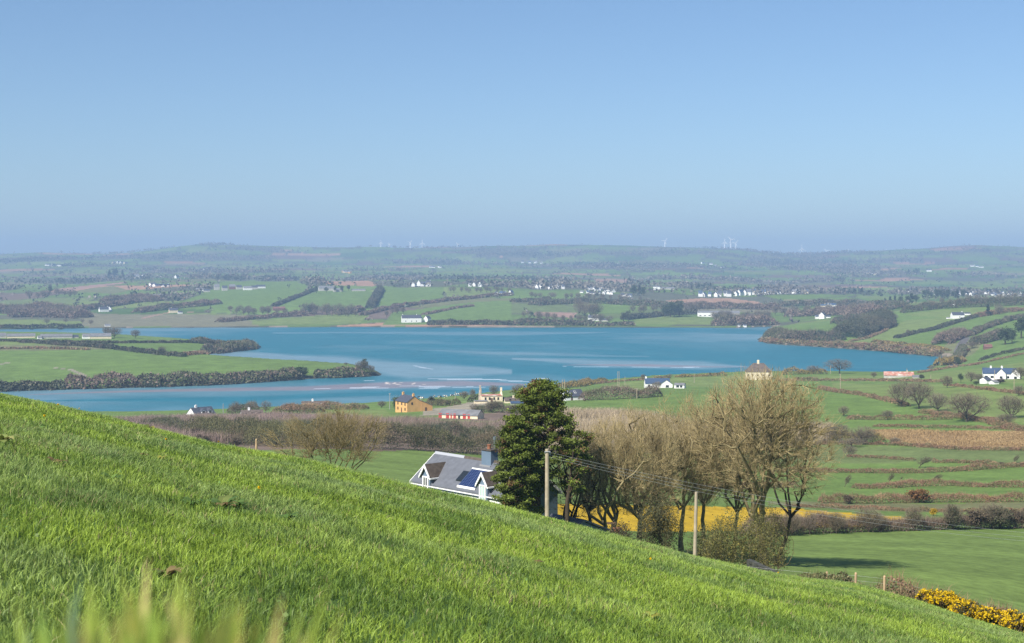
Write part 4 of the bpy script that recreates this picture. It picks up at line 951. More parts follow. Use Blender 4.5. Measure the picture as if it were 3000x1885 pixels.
# far shore
FG = "hedges and woods behind the far shore"
for i, (pts, h, w, st, lab) in enumerate([
   ([(1250,953),(1340,952),(1420,952),(1500,953)], 7, 16, 'dark', "dark hedge on the far shore right of the white shore farm"),
   ([(1500,953),(1580,953),(1660,954),(1740,954)], 9, 24, 'wood', "shore wood on the far side, in the middle of the picture"),
   ([(1740,955),(1800,955),(1860,955)], 5, 14, 'wood', "low brush on the far shore left of the beach field"),
   ([(2090,953),(2150,954),(2220,953),(2260,951)], 11, 30, 'bare', "grey bare wood on the far shore beside the headland"),
   ([(1240,924),(1330,905),(1330,905),(1385,898)], 3, 8, 'bare', "thin field hedge above the white shore farm"),
   ([(1060,925),(1130,908),(1200,897),(1300,884),(1420,872),(1500,866)], 6, 11, 'bare', "long brown hedge climbing right across the far fields"),
   ([(1085,905),(1095,885),(1108,862),(1114,852)], 10, 16, 'dark', "dark tree-lined hedge running straight up the far field"),
   ([(800,900),(850,880),(895,862),(930,848)], 5, 9, 'dark', "dark hedge slanting up to the far grey farm"),
   ([(980,924),(1030,918),(1060,908)], 7, 14, 'bare', "hedge at the foot of the far hill's bare wood"),
   ([(1560,895),(1640,890),(1740,888),(1840,894),(1960,900)], 9, 24, 'wood', "hazy wood belt above the middle shore"),
   ([(1830,938),(1900,930),(1960,924),(2040,920)], 7, 14, 'dark', "dark curved hedge over the beach field"),
   ([(2010,905),(2100,903),(2180,906),(2280,908)], 10, 26, 'bare', "grey wood below the big ploughed field"),
   ([(1500,886),(1560,884),(1610,880)], 6, 14, 'wood', "hazy hedge left of the grey round trees"),
   ([(2300,928),(2380,925),(2460,922),(2560,920)], 11, 40, 'bare', "violet grey wood around the hazy white villas"),
   ([(2280,898),(2400,895),(2520,898),(2640,905)], 9, 30, 'wood', "hazy wood above the violet grey wood"),
   ([(30,930),(100,928),(190,930),(250,932)], 14, 40, 'bare', "grey wood on the far left shore"),
   ([(-30,920),(60,915),(150,915),(220,918)], 14, 50, 'bare', "upper grey wood on the far left shore"),
   ([(400,918),(480,908),(560,900),(640,890)], 9, 20, 'bare', "grey hedge left of the far farm terrace"),
   ([(160,925),(260,908),(380,890),(470,878)], 8, 16, 'bare', "hedge sloping up through the far left fields"),
   ([(300,888),(380,884),(460,884)], 12, 30, 'bare', "brown copse among the far left fields"),
   ([(640,945),(700,940),(800,930),(900,925)], 6, 14, 'bare', "brown hedge behind the mudflat meadow"),
   ([(1150,898),(1230,892),(1290,884)], 4, 8, 'dark', "short dark hedge above the long brown one's middle"),
   ([(-40,962),(60,961),(200,960),(240,960)], 4, 10, 'dark', "dark line of brush at the water's edge, far left")]):
    hedge_px(pts, h, w, st, lab, 120+i, dmin=1500, group=FG, rough=.5, cardsz=1.15, dens=1.8)

# ------------------------------------------------------------ single trees of the middle distance (copies of the prototypes)
TG = "bare rounded trees on the right-hand fields"
for k, px, yb, h, w, lab in [
  ('dome0',2640,1192,72,66,"left one of the pair of round bare trees"), ('dome1',2692,1198,78,80,"right one of the pair of round bare trees"), ('dome0',2748,1206,52,56,"smaller round bare tree just right of the pair"),
  ('dome1',2832,1236,84,112,"widest round bare tree of the right-hand fields"), ('dome0',2962,1226,66,74,"round bare tree near the right edge of the picture"), ('dome1',2775,1137,36,34,"small bare tree on the bank below the dark hedge"),
  ('bare1',2495,1310,26,66,"low spreading grey bush left of the tawny field"), ('dome0',2530,1303,52,72,"grey-brown dome at the corner of the tawny field"), ('dome1',2450,1298,56,80,"grey dome half hidden by the tallest tree's twigs"),
  ('dome1',2622,1303,22,34,"small thorn at the bottom edge of the tawny field"),('dome0',2490,1338,32,38,"small round thorn alone on the olive field"), ('dome1',2600,1230,28,34,"thorn bush on the red-brown bank"),
  ('dome0',2472,1220,30,30,"dark bush near the tallest tree's right edge"), ('bare3',2460,1095,42,60,"broad bare tree on the shore right of the tallest tree's crown"),('dome0',2985,1160,30,30,"small bare tree at the foot of the right-hand pole"),
  ('dome1',2945,1248,36,50,"leafless bush under the round tree near the right edge")]:
    tree_px(k, px, yb, h*1.12, w*1.25, lab, TG)
for k, px, yb, h, w, lab in [('lean0',2690,1372,38,46,"biggest windswept thorn, its crown blown to the right"), ('lean1',2474,1428,42,24,"thin windswept thorn left on the second bank"), ('lean0',2602,1420,40,22,"middle windswept thorn on the second bank"),
   ('lean1',2735,1412,26,30,"right windswept thorn on the second bank"), ('lean0',2638,1408,14,8,"tiny windswept twig between two thorns"), ('lean1',2968,1358,28,22,"small windswept thorn near the right edge")]:
    tree_px(k, px, yb, h, w, lab, "thorn trees bent by the wind", rz=0.0)
for k, px, yb, h, w, lab in [('gorse0',2692,1473,46,90,"large round dark gorse bush on the rust brown bank"), ('olive1',2485,1477,30,44,"brown bush left on the rust brown bank"), ('yell0',2838,1356,8,18,"small yellow gorse on the low reddish bank"), ('olive1',2882,1358,12,26,"small brown bush on the low reddish bank"),
   ('yell0',2735,1512,26,30,"yellow flowering gorse behind the long brown hedge"), ('yell0',2892,1466,16,30,"yellowish gorse on the right part of the rust brown bank"),('olive1',2936,1366,14,26,"grey thorn bush on the low bank near the right edge")]:
    tree_px(k, px, yb, h, w, lab, "gorse and thorn bushes on the banks", cat="bush")
for i, (k, px, yb, h, w) in enumerate([('dome0',2320,1570,78,66),('bare2',2372,1568,80,44),('dome1',2450,1564,72,72),('dome0',2545,1560,82,90),('dome0',2580,1558,60,50),('dome1',2676,1556,84,64),('olive0',2792,1553,76,60),('dome0',2790,1553,86,70),('olive1',2860,1551,62,90),('dome1',2905,1550,86,110),('olive0',2930,1550,70,110),('olive1',2975,1548,58,70),('dome0',3010,1548,70,60)]):
    tree_px(k, px, yb, h, w, ordn(i)+" tree or thorn from the left in the long brown hedge", "trees standing in the long brown hedge")
for k, px, yb, h, w, lab in [
  ('green0',1165,1206,46,52,"dark evergreen left of the orange house"), ('dome1',1118,1196,24,30,"bare bush at the shore left of the dark evergreen"), ('dome0',1360,1170,26,34,"bare bush on the shore right of the cows"), ('dome1',1385,1172,36,22,"thin bare tree left of the cream ruin"),
  ('dome0',1447,1160,34,36,"dark bare tree behind the cream ruin"), ('dome1',1520,1168,46,56,"bare tree right of the cream ruin"), ('dome0',1440,1210,38,46,"bare shrub in front of the cream ruin"), ('dome1',1462,1208,36,40,"second bare shrub in front of the cream ruin"),
  ('bare0',1390,1206,26,36,"bare shrub above the red-doored sheds"), ('dome0',1500,1212,30,46,"bare shrub right of the sheds' upper hedge"), ('bare1',735,1216,44,40,"bare tree left beside the low dark cottage"), ('bare2',778,1213,42,36,"bare tree right beside the low dark cottage"),
  ('bare0',690,1219,46,44,"bare tree in front of the low dark cottage"), ('dome1',1760,1120,14,20,"small dark bush on the waterside hedge"), ('dome0',1884,1113,18,18,"small round bush above the grey-roofed bungalow"), ('bare1',1963,1110,16,14,"tiny tree on the waterside hedge right of the bungalow"),
  ('dome0',1925,1142,26,34,"bare shrub in front of the grey-roofed bungalow"), ('bare3',2382,1096,28,44,"bare tree on the shore behind the tallest crown"), ('dome1',2560,1108,20,22,"faint bare bush left of the pink-roofed ruin"), ('olive0',2700,1112,16,24,"green bush right of the pink-roofed ruin"),
  ('green1',2815,1122,30,22,"small dark cypress left of the two-gabled bungalow"), ('dome0',2845,1120,34,36,"bare garden tree left of the two-gabled bungalow"), ('dome1',2868,1122,30,34,"second bare garden tree left of the two-gabled bungalow"), ('green1',2860,1128,12,26,"dark shrub in front of the bungalow's garden"),
  ('olive1',2930,1124,16,40,"brown garden hedge bush below the bungalow"), ('dome1',2990,1112,40,50,"brown bare tree right of the two-gabled bungalow"),
  ('green0',888,1105,34,46,"left one of the two dark rounded trees on the near peninsula"), ('green1',858,1108,26,34,"small dark tree left of the rounded pair on the near peninsula"), ('green0',872,1106,32,40,"right one of the dark rounded trees on the near peninsula"),
  ('dome0',1058,1098,40,44,"grey bare tree on the near peninsula's tip"), ('green1',1068,1096,44,28,"dark pine on the near peninsula's tip"), ('dome1',1085,1098,34,36,"bare tree at the very end of the near peninsula"), ('dome1',1013,1070,9,14,"small bush on the far side of the near peninsula"),
  ('dome0',335,990,34,48,"broad grey tree right of the grey farm sheds"), ('dome1',397,992,28,32,"lone round bare tree right of the farm sheds"), ('dome0',312,985,30,30,"grey tree touching the last farm shed"), ('bare0',55,1006,14,12,"left bare tree on the far peninsula's left field"),
  ('bare1',68,1008,13,11,"right bare tree on the far peninsula's left field"), ('bare2',163,1014,14,16,"lone tree on the far peninsula's straw bank"), ('dome0',473,1036,22,26,"round dark tree at the slanting hedge's lower end"), ('olive0',512,1040,12,26,"low dark bush right of the round dark tree"),
  ('olive0',492,1046,8,12,"small bush on the near peninsula's upper edge"), ('bare2',295,1022,18,14,"tree rising from the slanting hedge"), ('dome1',243,1008,14,14,"small tree at the slanting hedge's upper end"), ('green1',92,968,8,18,"dark bush before the far left water"), ('green1',178,970,9,22,"dark tree across the water behind the sheds"),
  ('bare3',563,1040,12,6,"thin post-like tree above the small bay"), ('green0',2945,1010,52,62,"large dark spreading pine near the right edge of the headland"), ('green1',2992,992,66,64,"tallest dark pine at the right edge of the headland"), ('green0',2965,1004,40,40,"dark pine between the spreading pine and the tallest one"),
  ('fir0',2895,926,36,26,"dark conifer standing on the headland's upper hedge"), ('dome1',2928,922,30,34,"bare tree right of the headland's conifer"), ('dome0',2660,980,16,14,"small round tree on the headland's middle hedge"), ('dome1',2865,975,16,26,"dark thorn on the headland's upper hedge"),
  ('dome0',2900,962,16,26,"second dark thorn on the headland's upper hedge"), ('olive0',2935,952,10,14,"third dark thorn on the headland's upper hedge"), ('bare1',2620,942,24,26,"bare tree right of the stone house"), ('olive0',2580,922,18,30,"green tree above the stone house"), ('fir0',2520,962,34,22,"pointed fir on top of the dark evergreen wood"),
  ('gorse0',2837,1032,13,16,"orange bush beside the shore road"), ('gorse0',2826,1062,9,10,"orange bush lower down the shore road"), ('dome0',2850,1022,22,30,"bare tree beside the orange bush at the shore road"), ('dome0',2790,1000,34,36,"grey bare tree where the shore road bends"), ('green0',2805,1068,24,26,"dark bush in the inlet's corner"),
  ('green0',1128,1266,22,34,"dark evergreen bush left in the purplish scrub"), ('green1',1250,1262,20,18,"small dark evergreen bush in the purplish scrub"), ('green1',1352,1264,18,22,"dark evergreen bush at the right of the purplish scrub"), ('green0',1275,1280,26,34,"dark bush in front of the purplish scrub"), ('yell0',1322,1262,9,16,"yellow gorse spot in the scrub")]:
    tree_px(k, px, yb, h, w, lab, "single trees and bushes by the water" if yb > 960 else None)
rr1 = random.Random(12); gp = "evergreen and thorn bushes of the scrub belt"
SB = sorted([(520+rr1.random()*1030, rr1.uniform(1282, 1318)) for _ in range(46)])
for i, (x, y) in enumerate(SB): tree_px(rr1.choice(['green0','olive0','olive1','dome0','dome1','green1','olive0']), x, y + (x-1000)*.012, rr1.uniform(22,46), rr1.uniform(26,60), ordn(i)+" bush from the left in the scrub belt above the bright field", gp, cat="bush", dmin=230, name="bush")
rr0 = random.Random(5)
def row(kinds, path, n, hr, label, group, jy=1.5, wr=.9):
    P = []
    for i in range(n):
        t = (i+.5)/n; k = t*(len(path)-1); j = min(int(k), len(path)-2); f = k-j
        P.append((path[j][0]+(path[j+1][0]-path[j][0])*f + rr0.uniform(-.35,.35)*abs(path[-1][0]-path[0][0])/n, path[j][1]+(path[j+1][1]-path[j][1])*f+rr0.uniform(-jy,jy)))
    P.sort()
    for i, (x, y) in enumerate(P):
        h = rr0.uniform(*hr); p = at(x, y, 1200); w = h*rr0.uniform(.75,1.15)*wr
        plant(kinds[rr0.randrange(len(kinds))], p, h, w, ordn(i)+" tree from the left "+label, group)
BB = ['bare0','bare1','bare2','dome0','dome1']
row(BB, [(660,912),(760,922),(880,926),(1000,928),(1075,928)], 16, (9,14), "in the bare wood under the far green field", "far bare trees")
row(BB, [(890,920),(960,922),(1040,922)], 9, (15,20), "in the tall copse above that bare wood", "far bare trees")
row(['green0','dome0'], [(905,922),(925,922)], 2, (15,17), "of two dark trees left of the tall copse", "far evergreens")
row(BB, [(1310,858),(1400,858),(1500,857)], 12, (9,13), "in the sparse row on the far field crest", "far bare trees")
row(['green0','green1'], [(900,862),(960,858),(1040,852)], 6, (11,15), "in the dark clump by the far grey farm", "far evergreens")
row(BB, [(1130,934),(1160,918),(1190,922)], 4, (10,12), "in the small copse left of the brown hedge", "far bare trees")
row(['dome0','dome1'], [(1690,925),(1720,930),(1750,932)], 4, (22,28), "of the great grey trees behind the middle shore", "far bare trees")
row(BB, [(1530,930),(1600,940),(1700,946),(1790,948)], 13, (10,15), "in the wood on the middle shore", "far bare trees")
row(['green0','olive0'], [(1815,945),(1845,943)], 2, (15,18), "of two green trees left of the beach field", "far evergreens")
row(['green0','green1'], [(1945,930),(1970,930),(1995,926)], 4, (20,26), "in the tall dark clump over the beach field", "far evergreens")
row(BB, [(1850,920),(1920,915),(2010,915),(2080,912)], 13, (12,17), "in the grey wood behind the beach field", "far bare trees")
row(BB, [(2080,938),(2140,944),(2200,944),(2260,942)], 14, (14,19), "in the grey shore wood by the headland", "far bare trees")
row(['green0','fir0'], [(1855,866),(1890,866)], 3, (18,22), "in the dark clump over the village", "far evergreens")
row(BB, [(1540,872),(1640,878),(1760,880),(1880,884)], 15, (10,15), "in the hazy belt below the village", "far bare trees")
row(BB, [(2260,925),(2340,922),(2420,918),(2500,915),(2560,918)], 18, (12,17), "in the violet wood left of the stone house", "far bare trees")
row(['fir0','green1'], [(2590,900),(2620,896),(2660,892),(2690,890)], 7, (12,17), "in the dark firs above the stone house", "far evergreens")
row(['fir0','green0','green1'], [(2700,876),(2760,874),(2830,876)], 10, (12,18), "in the dark trees below the white long building", "far evergreens")
row(BB, [(2710,905),(2800,895),(2900,888),(2990,884)], 12, (10,14), "in the trees on the headland's skyline", "far bare trees")
row(BB, [(20,928),(120,924),(230,926)], 13, (12,18), "in the grey wood on the far left shore", "far bare trees")
row(BB, [(300,885),(380,888),(470,890)], 10, (12,15), "in the brown copse of the far left fields", "far bare trees")
row(BB, [(80,880),(160,868),(230,872)], 9, (14,18), "in the hazy wood higher on the far left", "far bare trees")
row(['green0','green1'], [(140,866),(150,866)], 1, (18,20), "a dark dome over the far left wood", "far evergreens")
row(['green0','fir0'], [(310,815),(340,812),(360,816)], 4, (24,30), "in the dark hazy clump high on the left", "far evergreens")
row(['fir0','green0'], [(2660,806),(2700,802)], 4, (16,22), "in the hazy firs high on the right", "far evergreens")
row(BB, [(680,925),(740,925),(790,922)], 6, (12,16), "around the far brown barn", "far bare trees")
row(['dome0','bare1'], [(100,952),(220,948),(280,955)], 4, (7,10), "on the bright far field at the left", "far bare trees")

# ------------------------------------------------------------ far woods and hedgerow trees: too many to count
def far_trees():
    rng = np.random.default_rng(99); N = 420000
    D = np.exp(rng.random(N)*(math.log(8300)-math.log(1950))+math.log(1950)); U = rng.random(N)*3800-400; X = (U-UH)/F*D; Y = D
    c, ed = fieldmap(X, Y); w = fbm(X/420+4, Y/420+9, 4); th = np.interp(D, [1900,2600,3300,4200,9000], [.74,.68,.63,.61,.65])
    p = np.where(ed < 6, .8*(vnoise(X/60, Y/60) > .30), 0.0); p = np.where(w > th, 1.0, p); p = np.where((w > th-.05) & (w <= th), np.maximum(p, .15), p); p = np.maximum(p, .004)
    p = p*np.interp(D, [1950,3000,5000,8300], [.5,.8,1,1])
    for k, P in FP:
        x0, y0 = P.min(0); x1, y1 = P.max(0); m = np.nonzero((X > x0)&(X < x1)&(Y > y0)&(Y < y1))[0]
        if len(m): q = in_poly(X[m], Y[m], P); p[m[q]] = 0
    sdw = poly_sd(X[:1], Y[:1], SHJ)
    k = (D < 2300); p[k & (rng.random(N) < .5)] = 0
    s = rng.random(N) < p*.18; X, Y, D = X[s], Y[s], D[s]; w = w[s]; Z = height(X, Y); ok = Z > 1.5; X, Y, D, Z, w = X[ok], Y[ok], D[ok], Z[ok], w[ok]; n = len(X); print("far clumps", n)
    h = rng.uniform(6, 13, n)*np.interp(w, [.4,.6], [.8,1.15]); m = 7
    o = rng.normal(size=(n,m,3))*np.array([.30,.30,.22]); P = np.stack([X,Y,Z], -1)[:,None]+o*h[:,None,None]; P[:,:,2] += h[:,None]*.5
    ev = vnoise(X/150+8, Y/150) > .64
    col = np.where(ev[:,None], np.array((.08,.095,.06)), np.array((.19,.17,.135)))*(.7+.6*rng.random((n,1)))
    V, Q, C = cards(rng, P.reshape(-1,3), (np.repeat(h,m)*.20).clip(1.2, 4), np.repeat(col, m, 0), .25, .3); g = Geo(); g.add(V, Q, C=C)
    tag(obj("far_woodland", g.mesh("far_woodland"), M_leaf), "hazy woods and hedgerow trees over the far hills", kind="stuff")
far_trees()
# ------------------------------------------------------------ buildings
M_white = mat("white_render", (.78,.77,.74), rough=.85, spec=.15, nscale=1.2, nvar=.06)
M_cream = mat("cream_render", (.70,.60,.42), rough=.85, spec=.15, nscale=1.0, nvar=.10)
M_orange = mat("orange_render", (.62,.36,.14), rough=.85, spec=.15, nscale=.6, nvar=.10)
M_stonew = mat("rubble_stone", (.42,.35,.27), rough=.95, spec=.1, nscale=1.4, nvar=.35, bump=.5, bscale=3)
M_slate = mat("slate", (.060,.066,.085), rough=.55, spec=.4, nscale=1.6, nvar=.18, bump=.15, bscale=6)
M_greyroof = mat("grey_fibre_roof", (.17,.17,.175), rough=.7, spec=.3, nscale=.5, nvar=.22)
M_brownroof = mat("brown_tile", (.11,.085,.07), rough=.75, spec=.25, nscale=.8, nvar=.25)
M_pinkroof = mat("rusted_tin", (.38,.17,.12), rough=.7, spec=.2, nscale=.9, nvar=.3, hue=(.55,.48,.42))
M_palewall = mat("pale_blockwork", (.45,.43,.38), rough=.9, spec=.1, nscale=.6, nvar=.18)
M_glass = mat("dark_glass", (.02,.025,.03), rough=.12, spec=.6)
M_red = mat("red_paint", (.42,.045,.035), rough=.5, spec=.3)
M_brown = mat("brown_wood", (.12,.07,.04), rough=.8)
M_tileblue = mat("blue_slate", (.045,.075,.13), rough=.55, spec=.4, nscale=1.2, nvar=.15)
M_redbrick = mat("red_brown_sheet", (.17,.085,.07), rough=.8, nscale=.6, nvar=.2)
WM = dict(w=M_white, c=M_cream, o=M_orange, s=M_stonew, p=M_palewall, r=M_redbrick); RM = dict(s=M_slate, g=M_greyroof, b=M_brownroof, k=M_pinkroof, u=M_tileblue, r=M_redbrick)
def gable_wall(L, W, hw, hr): return MB().prism([(-W/2,-1.5),(W/2,-1.5),(W/2,hw),(0,hw+hr-.02),(-W/2,hw)], -L/2, L/2)
def gable_roof(L, W, hw, hr, ov=.25, t=.14):
    k = hr/(W/2); m = MB(); y = W/2+ov; z0 = hw-ov*k
    m.prism([(-y,z0),(0,hw+hr),(y,z0),(y,z0+t),(0,hw+hr+t*1.2),(-y,z0+t)], -L/2-ov*.5, L/2+ov*.5); return m
def hip_roof(L, W, hw, hr, ov=.3):
    a, b = L/2+ov, W/2+ov; r = max(L/2-W/2, .2)
    return MB().add([(-a,-b,hw),(a,-b,hw),(a,b,hw),(-a,b,hw),(-r,0,hw+hr),(r,0,hw+hr)], [(0,1,5,4),(1,2,5),(2,3,4,5),(3,0,4),(0,3,2,1)])
def building(name, px, py, wpx, hpx, W, rot, wall, roof, label, cat="house", group=None, hip=False, roofk=.45, chim=(), win=(), doors=(), dormers=(), dmin=58, p=None, skylights=(), Lm=None):
    """wpx, hpx: apparent width and total height in photograph pixels; W: depth in metres; rot: turn of the ridge in degrees"""
    p = p or at(px, py, dmin); s = p.y/F*(1.22 if dmin == 1300 else 1); a = math.radians(rot); L = Lm or max(2.5, (wpx*s-abs(math.sin(a))*W)/max(.25, abs(math.cos(a)))); H = hpx*s; hr = H*roofk; hw = H-hr
    base = Vector((p.x, p.y, p.z)); vx = -math.atan2(p.x, p.y)
    e = empty(name, base, a+vx); tag(e, label, cat, group)
    if hip:
        MB().box(-L/2,L/2,-W/2,W/2,-1.5,hw).build("wall", WM[wall], e)
        hip_roof(L, W, hw+.01, hr).build("roof", RM[roof], e)
    else:
        gable_wall(L, W, hw, hr).build("wall", WM[wall], e); rf = gable_roof(L, W, hw, hr).build("roof", RM[roof], e)
    k = hr/(W/2)
    for c in chim:      # position along ridge -1..1
        x = c*L/2*.93; m = MB().box(x-.45, x+.45, -.35, .35, hw+hr-.7, hw+hr+.95); m.box(x-.5, x+.5, -.4, .4, hw+hr+.95, hw+hr+1.05); m.cyl((x,0,hw+hr+1.05), (x,0,hw+hr+1.4), .13, .11).build("chimney", WM[wall], e)
    for (x, z, ww, hh) in win:      # front windows; x in -1..1 along the front
        m = MB().box(x*L/2-ww/2, x*L/2+ww/2, -W/2-.05, -W/2+.05, z, z+hh).build("window", M_glass, e)
    for (x, ww, hh, mt) in doors: MB().box(x*L/2-ww/2, x*L/2+ww/2, -W/2-.06, -W/2+.05, -.3, hh).build("door", mt, e)
    for x in skylights:
        c = MB(); y0, y1 = -W/2*.62, -W/2*.28; z = lambda y: hw+hr+k*y+.20; xx = x*L/2
        c.hexa([(xx-.45,y0,z(y0)-.1),(xx+.45,y0,z(y0)-.1),(xx+.45,y1,z(y1)-.1),(xx-.45,y1,z(y1)-.1),(xx-.45,y0,z(y0)+.04),(xx+.45,y0,z(y0)+.04),(xx+.45,y1,z(y1)+.04),(xx-.45,y1,z(y1)+.04)]).build("skylight", M_white, e)
        c = MB(); y0 += .12; y1 -= .12; c.hexa([(xx-.33,y0,z(y0)+.0),(xx+.33,y0,z(y0)+.0),(xx+.33,y1,z(y1)+.0),(xx-.33,y1,z(y1)+.0),(xx-.33,y0,z(y0)+.06),(xx+.33,y0,z(y0)+.06),(xx+.33,y1,z(y1)+.06),(xx-.33,y1,z(y1)+.06)]).build("skylight_pane", M_glass, e)
    for x in dormers:
        xx = x*L/2; dw = 1.0; yf = -W/2*.86; zt = hw+hr*.86; ze = hw+hr*.52
        d = MB().prism([(xx-dw,hw+.02),(xx+dw,hw+.02),(xx+dw,ze),(xx,zt),(xx-dw,ze)], yf, 0, 'y').build("dormer", WM[wall], e)
        m = MB(); t = .12; o = .2
        m.prism([(xx-dw-o,ze-o*.8),(xx,zt),(xx+dw+o,ze-o*.8),(xx+dw+o,ze-o*.8+t),(xx,zt+t*1.3),(xx-dw-o,ze-o*.8+t)], yf-.12, 0, 'y').build("dormer_roof", RM[roof], d)
        MB().box(xx-.5, xx+.5, yf-.05, yf+.05, hw+.3, hw+.3+min(1.3, hr*.45)).build("dormer_window", M_glass, d)
    # gable-end window
    return e
SM = [(-.6,1.0,1.1,1.2),(0,1.0,1.1,1.2),(.6,1.0,1.1,1.2)]
# near the water
building("cottage", 589, 1225, 84, 31, 7.5, 30, 'w', 's', "white dormer cottage by the water, its lit gable to the left", chim=(-.55,), dormers=(-.1,.55), roofk=.62, win=[(-.1,.8,1,1.1),(.5,.8,1,1.1)])
building("cottage", 738, 1222, 66, 20, 7, 4, 'w', 'b', "low dark-roofed cottage among bare trees by the water", chim=(-.3,), roofk=.6, win=SM)
building("cottage", 450, 1231, 86, 11, 7, 2, 'w', 'g', "long grey roof showing just above the left crest", chim=(), roofk=.8, win=())
building("cottage", 925, 1198, 84, 22, 8, 4, 'w', 'b', "white cottage with brown roof half hidden behind the thicket tree", chim=(-.25,), roofk=.7, dormers=(-.75,.35), dmin=300)
p_or = at(1185, 1206)
oh = building("farmhouse", 1196, 1207, 60, 48, 6.6, -62, 'o', 's', "orange farmhouse with two chimneys beside the dark evergreen", chim=(-.93,.93), roofk=.34, win=[(-.55,3.0,.9,1.1),(.1,3.0,.9,1.1),(.65,3.0,.9,1.1),(-.55,.9,.9,1.2),(.65,.9,.9,1.2)], doors=[(.05,.9,2.0,M_brown)], Lm=10.5)
s_ = p_or.y/F
def on_end(e, L, y, z, w, h, name, m): return MB().box(L/2-.04, L/2+.05, y-w/2, y+w/2, z, z+h).build(name, m, e)
on_end(oh, 10.5, -1.0, 3.4, .7, 1.0, "window", M_glass)
m = MB().prism([(3.2,-1),(8.6,-1),(8.6,2.6),(3.3,4.9)], 1.6, 5.35).build("extension", M_orange, oh); MB().prism([(3.2,4.95),(8.8,2.55),(8.8,2.7),(3.2,5.12)], 1.5, 5.5).build("extension_roof", M_greyroof, m)
MB().box(5.36, 5.42, 5.0, 5.9, -.3, 2.0).build("door", M_brown, m)
sh = building("stable_shed", 1352, 1226, 132, 25, 6.5, -22, 'c', 'g', "long low stable block with red doors", cat="stable", roofk=.5, doors=[(-.93,1.2,2.0,M_red),(-.55,1.2,2.0,M_red),(-.36,.5,1.9,M_red),(-.18,1.0,2.0,M_red),(.32,1.2,2.0,M_red),(.55,.9,1.9,M_red)], win=[(.05,0,.8,1.7)])
ru = building("ruined_house", 1438, 1178, 58, 22, 7, 6, 'c', 'k', "cream roofless ruin with a tall stack at its left gable", cat="ruin", roofk=.10, win=[(-.6,1.2,.8,1.2),(-.2,1.2,.8,1.2),(.25,1.2,.8,1.2),(.65,1.2,.8,1.2)], doors=[(0,1.0,2.0,M_brown)], Lm=9)
MB().hexa([(-5.6,-1.6,-1),(-4.3,-1.6,-1),(-4.3,1.6,-1),(-5.6,1.6,-1),(-5.2,-.6,5.6),(-4.4,-.6,5.6),(-4.4,.6,5.6),(-5.2,.6,5.6)]).box(-5.15,-4.45,-.5,.5,5.6,7.4).build("chimney", M_stonew, ru)
MB().prism([(-3.5,0),(3.5,0),(3.5,2.8),(0,4.9),(-3.5,2.8)], 4.3, 4.9).box(4.2,5.0,-.45,.45,4.9,6.4).build("gable", M_cream, ru)
building("outbuilding", 1408, 1182, 40, 8, 4, 5, 'c', 'g', "low cream wall wing left of the roofless ruin", cat="outbuilding", roofk=.1)
building("ruined_house", 1500, 1180, 46, 14, 5, 5, 'c', 'b', "small cream gabled outhouse right of the roofless ruin", cat="ruin", roofk=.5, chim=(.2,), win=[(-.3,.8,.8,1)])
building("shed", 1515, 1184, 40, 7, 4, 4, 'p', 'u', "little shed with a pale blue roof right of the cream ruin", cat="shed", roofk=.5)
building("cottage", 1674, 1172, 76, 30, 7, 28, 'w', 's', "skylight cottage with white gable right of the conifer", roofk=.58, skylights=(-.45,.2), doors=[(-.35,.9,1.9,M_brown)], dmin=300)
b3 = building("bungalow", 1925, 1136, 76, 27, 8, 6, 'w', 'u', "grey-roofed white bungalow on the waterside, with a gable wing", roofk=.5, chim=(-.97,), win=[(-.7,.8,1.4,1.2)], dmin=300)
MB().prism([(1.0,-1),(8.2,-1),(8.2,2.6),(4.6,5.0),(1.0,2.6)], -7.5, -3.2, 'y').build("gable_wing", M_white, b3)
MB().prism([(.7,2.35),(4.6,5.05),(8.5,2.35),(8.5,2.55),(4.6,5.3),(.7,2.55)], -7.8, -1.0, 'y').build("wing_roof", M_tileblue, b3)
MB().box(4.2, 6.0, -7.56, -7.4, .7, 2.0).build("window", M_glass, b3)
building("shed", 1992, 1138, 34, 15, 5, -10, 'w', 'g', "low glazed shed right of the grey-roofed bungalow", cat="shed", roofk=.3, win=[(-.3,.6,1.6,1.2),(.4,.6,1.4,1.2)], dmin=300)
vl = building("villa", 2222, 1112, 78, 48, 10, 5, 'c', 'b', "pale villa with hipped brown roof behind the tallest tree", hip=True, roofk=.52, win=[(-.85,2.6,1.0,1.1),(-.5,2.6,1.0,1.1),(-.1,2.6,1.0,1.1),(.35,2.6,1.0,1.1),(.8,2.6,1.0,1.1)], dmin=300)
MB().box(-.9,.5,-.5,.5,10.2,13.0).build("chimney", M_cream, vl)
building("ruined_barn", 2633, 1106, 86, 16, 6, 3, 'p', 'k', "long low barn with a pink rusted roof by the inlet", cat="barn", roofk=.6, chim=(.6,), dmin=300)
building("shed", 2686, 1108, 26, 8, 4, 3, 'p', 'g', "tiny dark shed at the right end of the pink barn", cat="shed", roofk=.5, dmin=300)
b2 = building("bungalow", 2928, 1112, 96, 33, 8, 3, 'w', 'u', "two-gabled white bungalow with blue-grey roof near the right edge", roofk=.45, chim=(-.55,.15), win=[(-.8,.9,1.6,1.2),(-.45,.9,1.6,1.2),(.5,.9,1.0,1.2)], dmin=300)
for x0 in (.5, 7.6):
    g_ = MB().prism([(x0-2.3,-1),(x0+2.3,-1),(x0+2.3,3.6),(x0,6.0),(x0-2.3,3.6)], -6.2, -2.5, 'y').build("gable_wing", M_white, b2)
    MB().prism([(x0-2.6,3.3),(x0,6.05),(x0+2.6,3.3),(x0+2.6,3.5),(x0,6.3),(x0-2.6,3.5)], -6.5, -.6, 'y').build("wing_roof", M_tileblue, g_)
    MB().box(x0-.7, x0+.7, -6.26, -6.1, .9, 2.1).build("window", M_glass, g_)
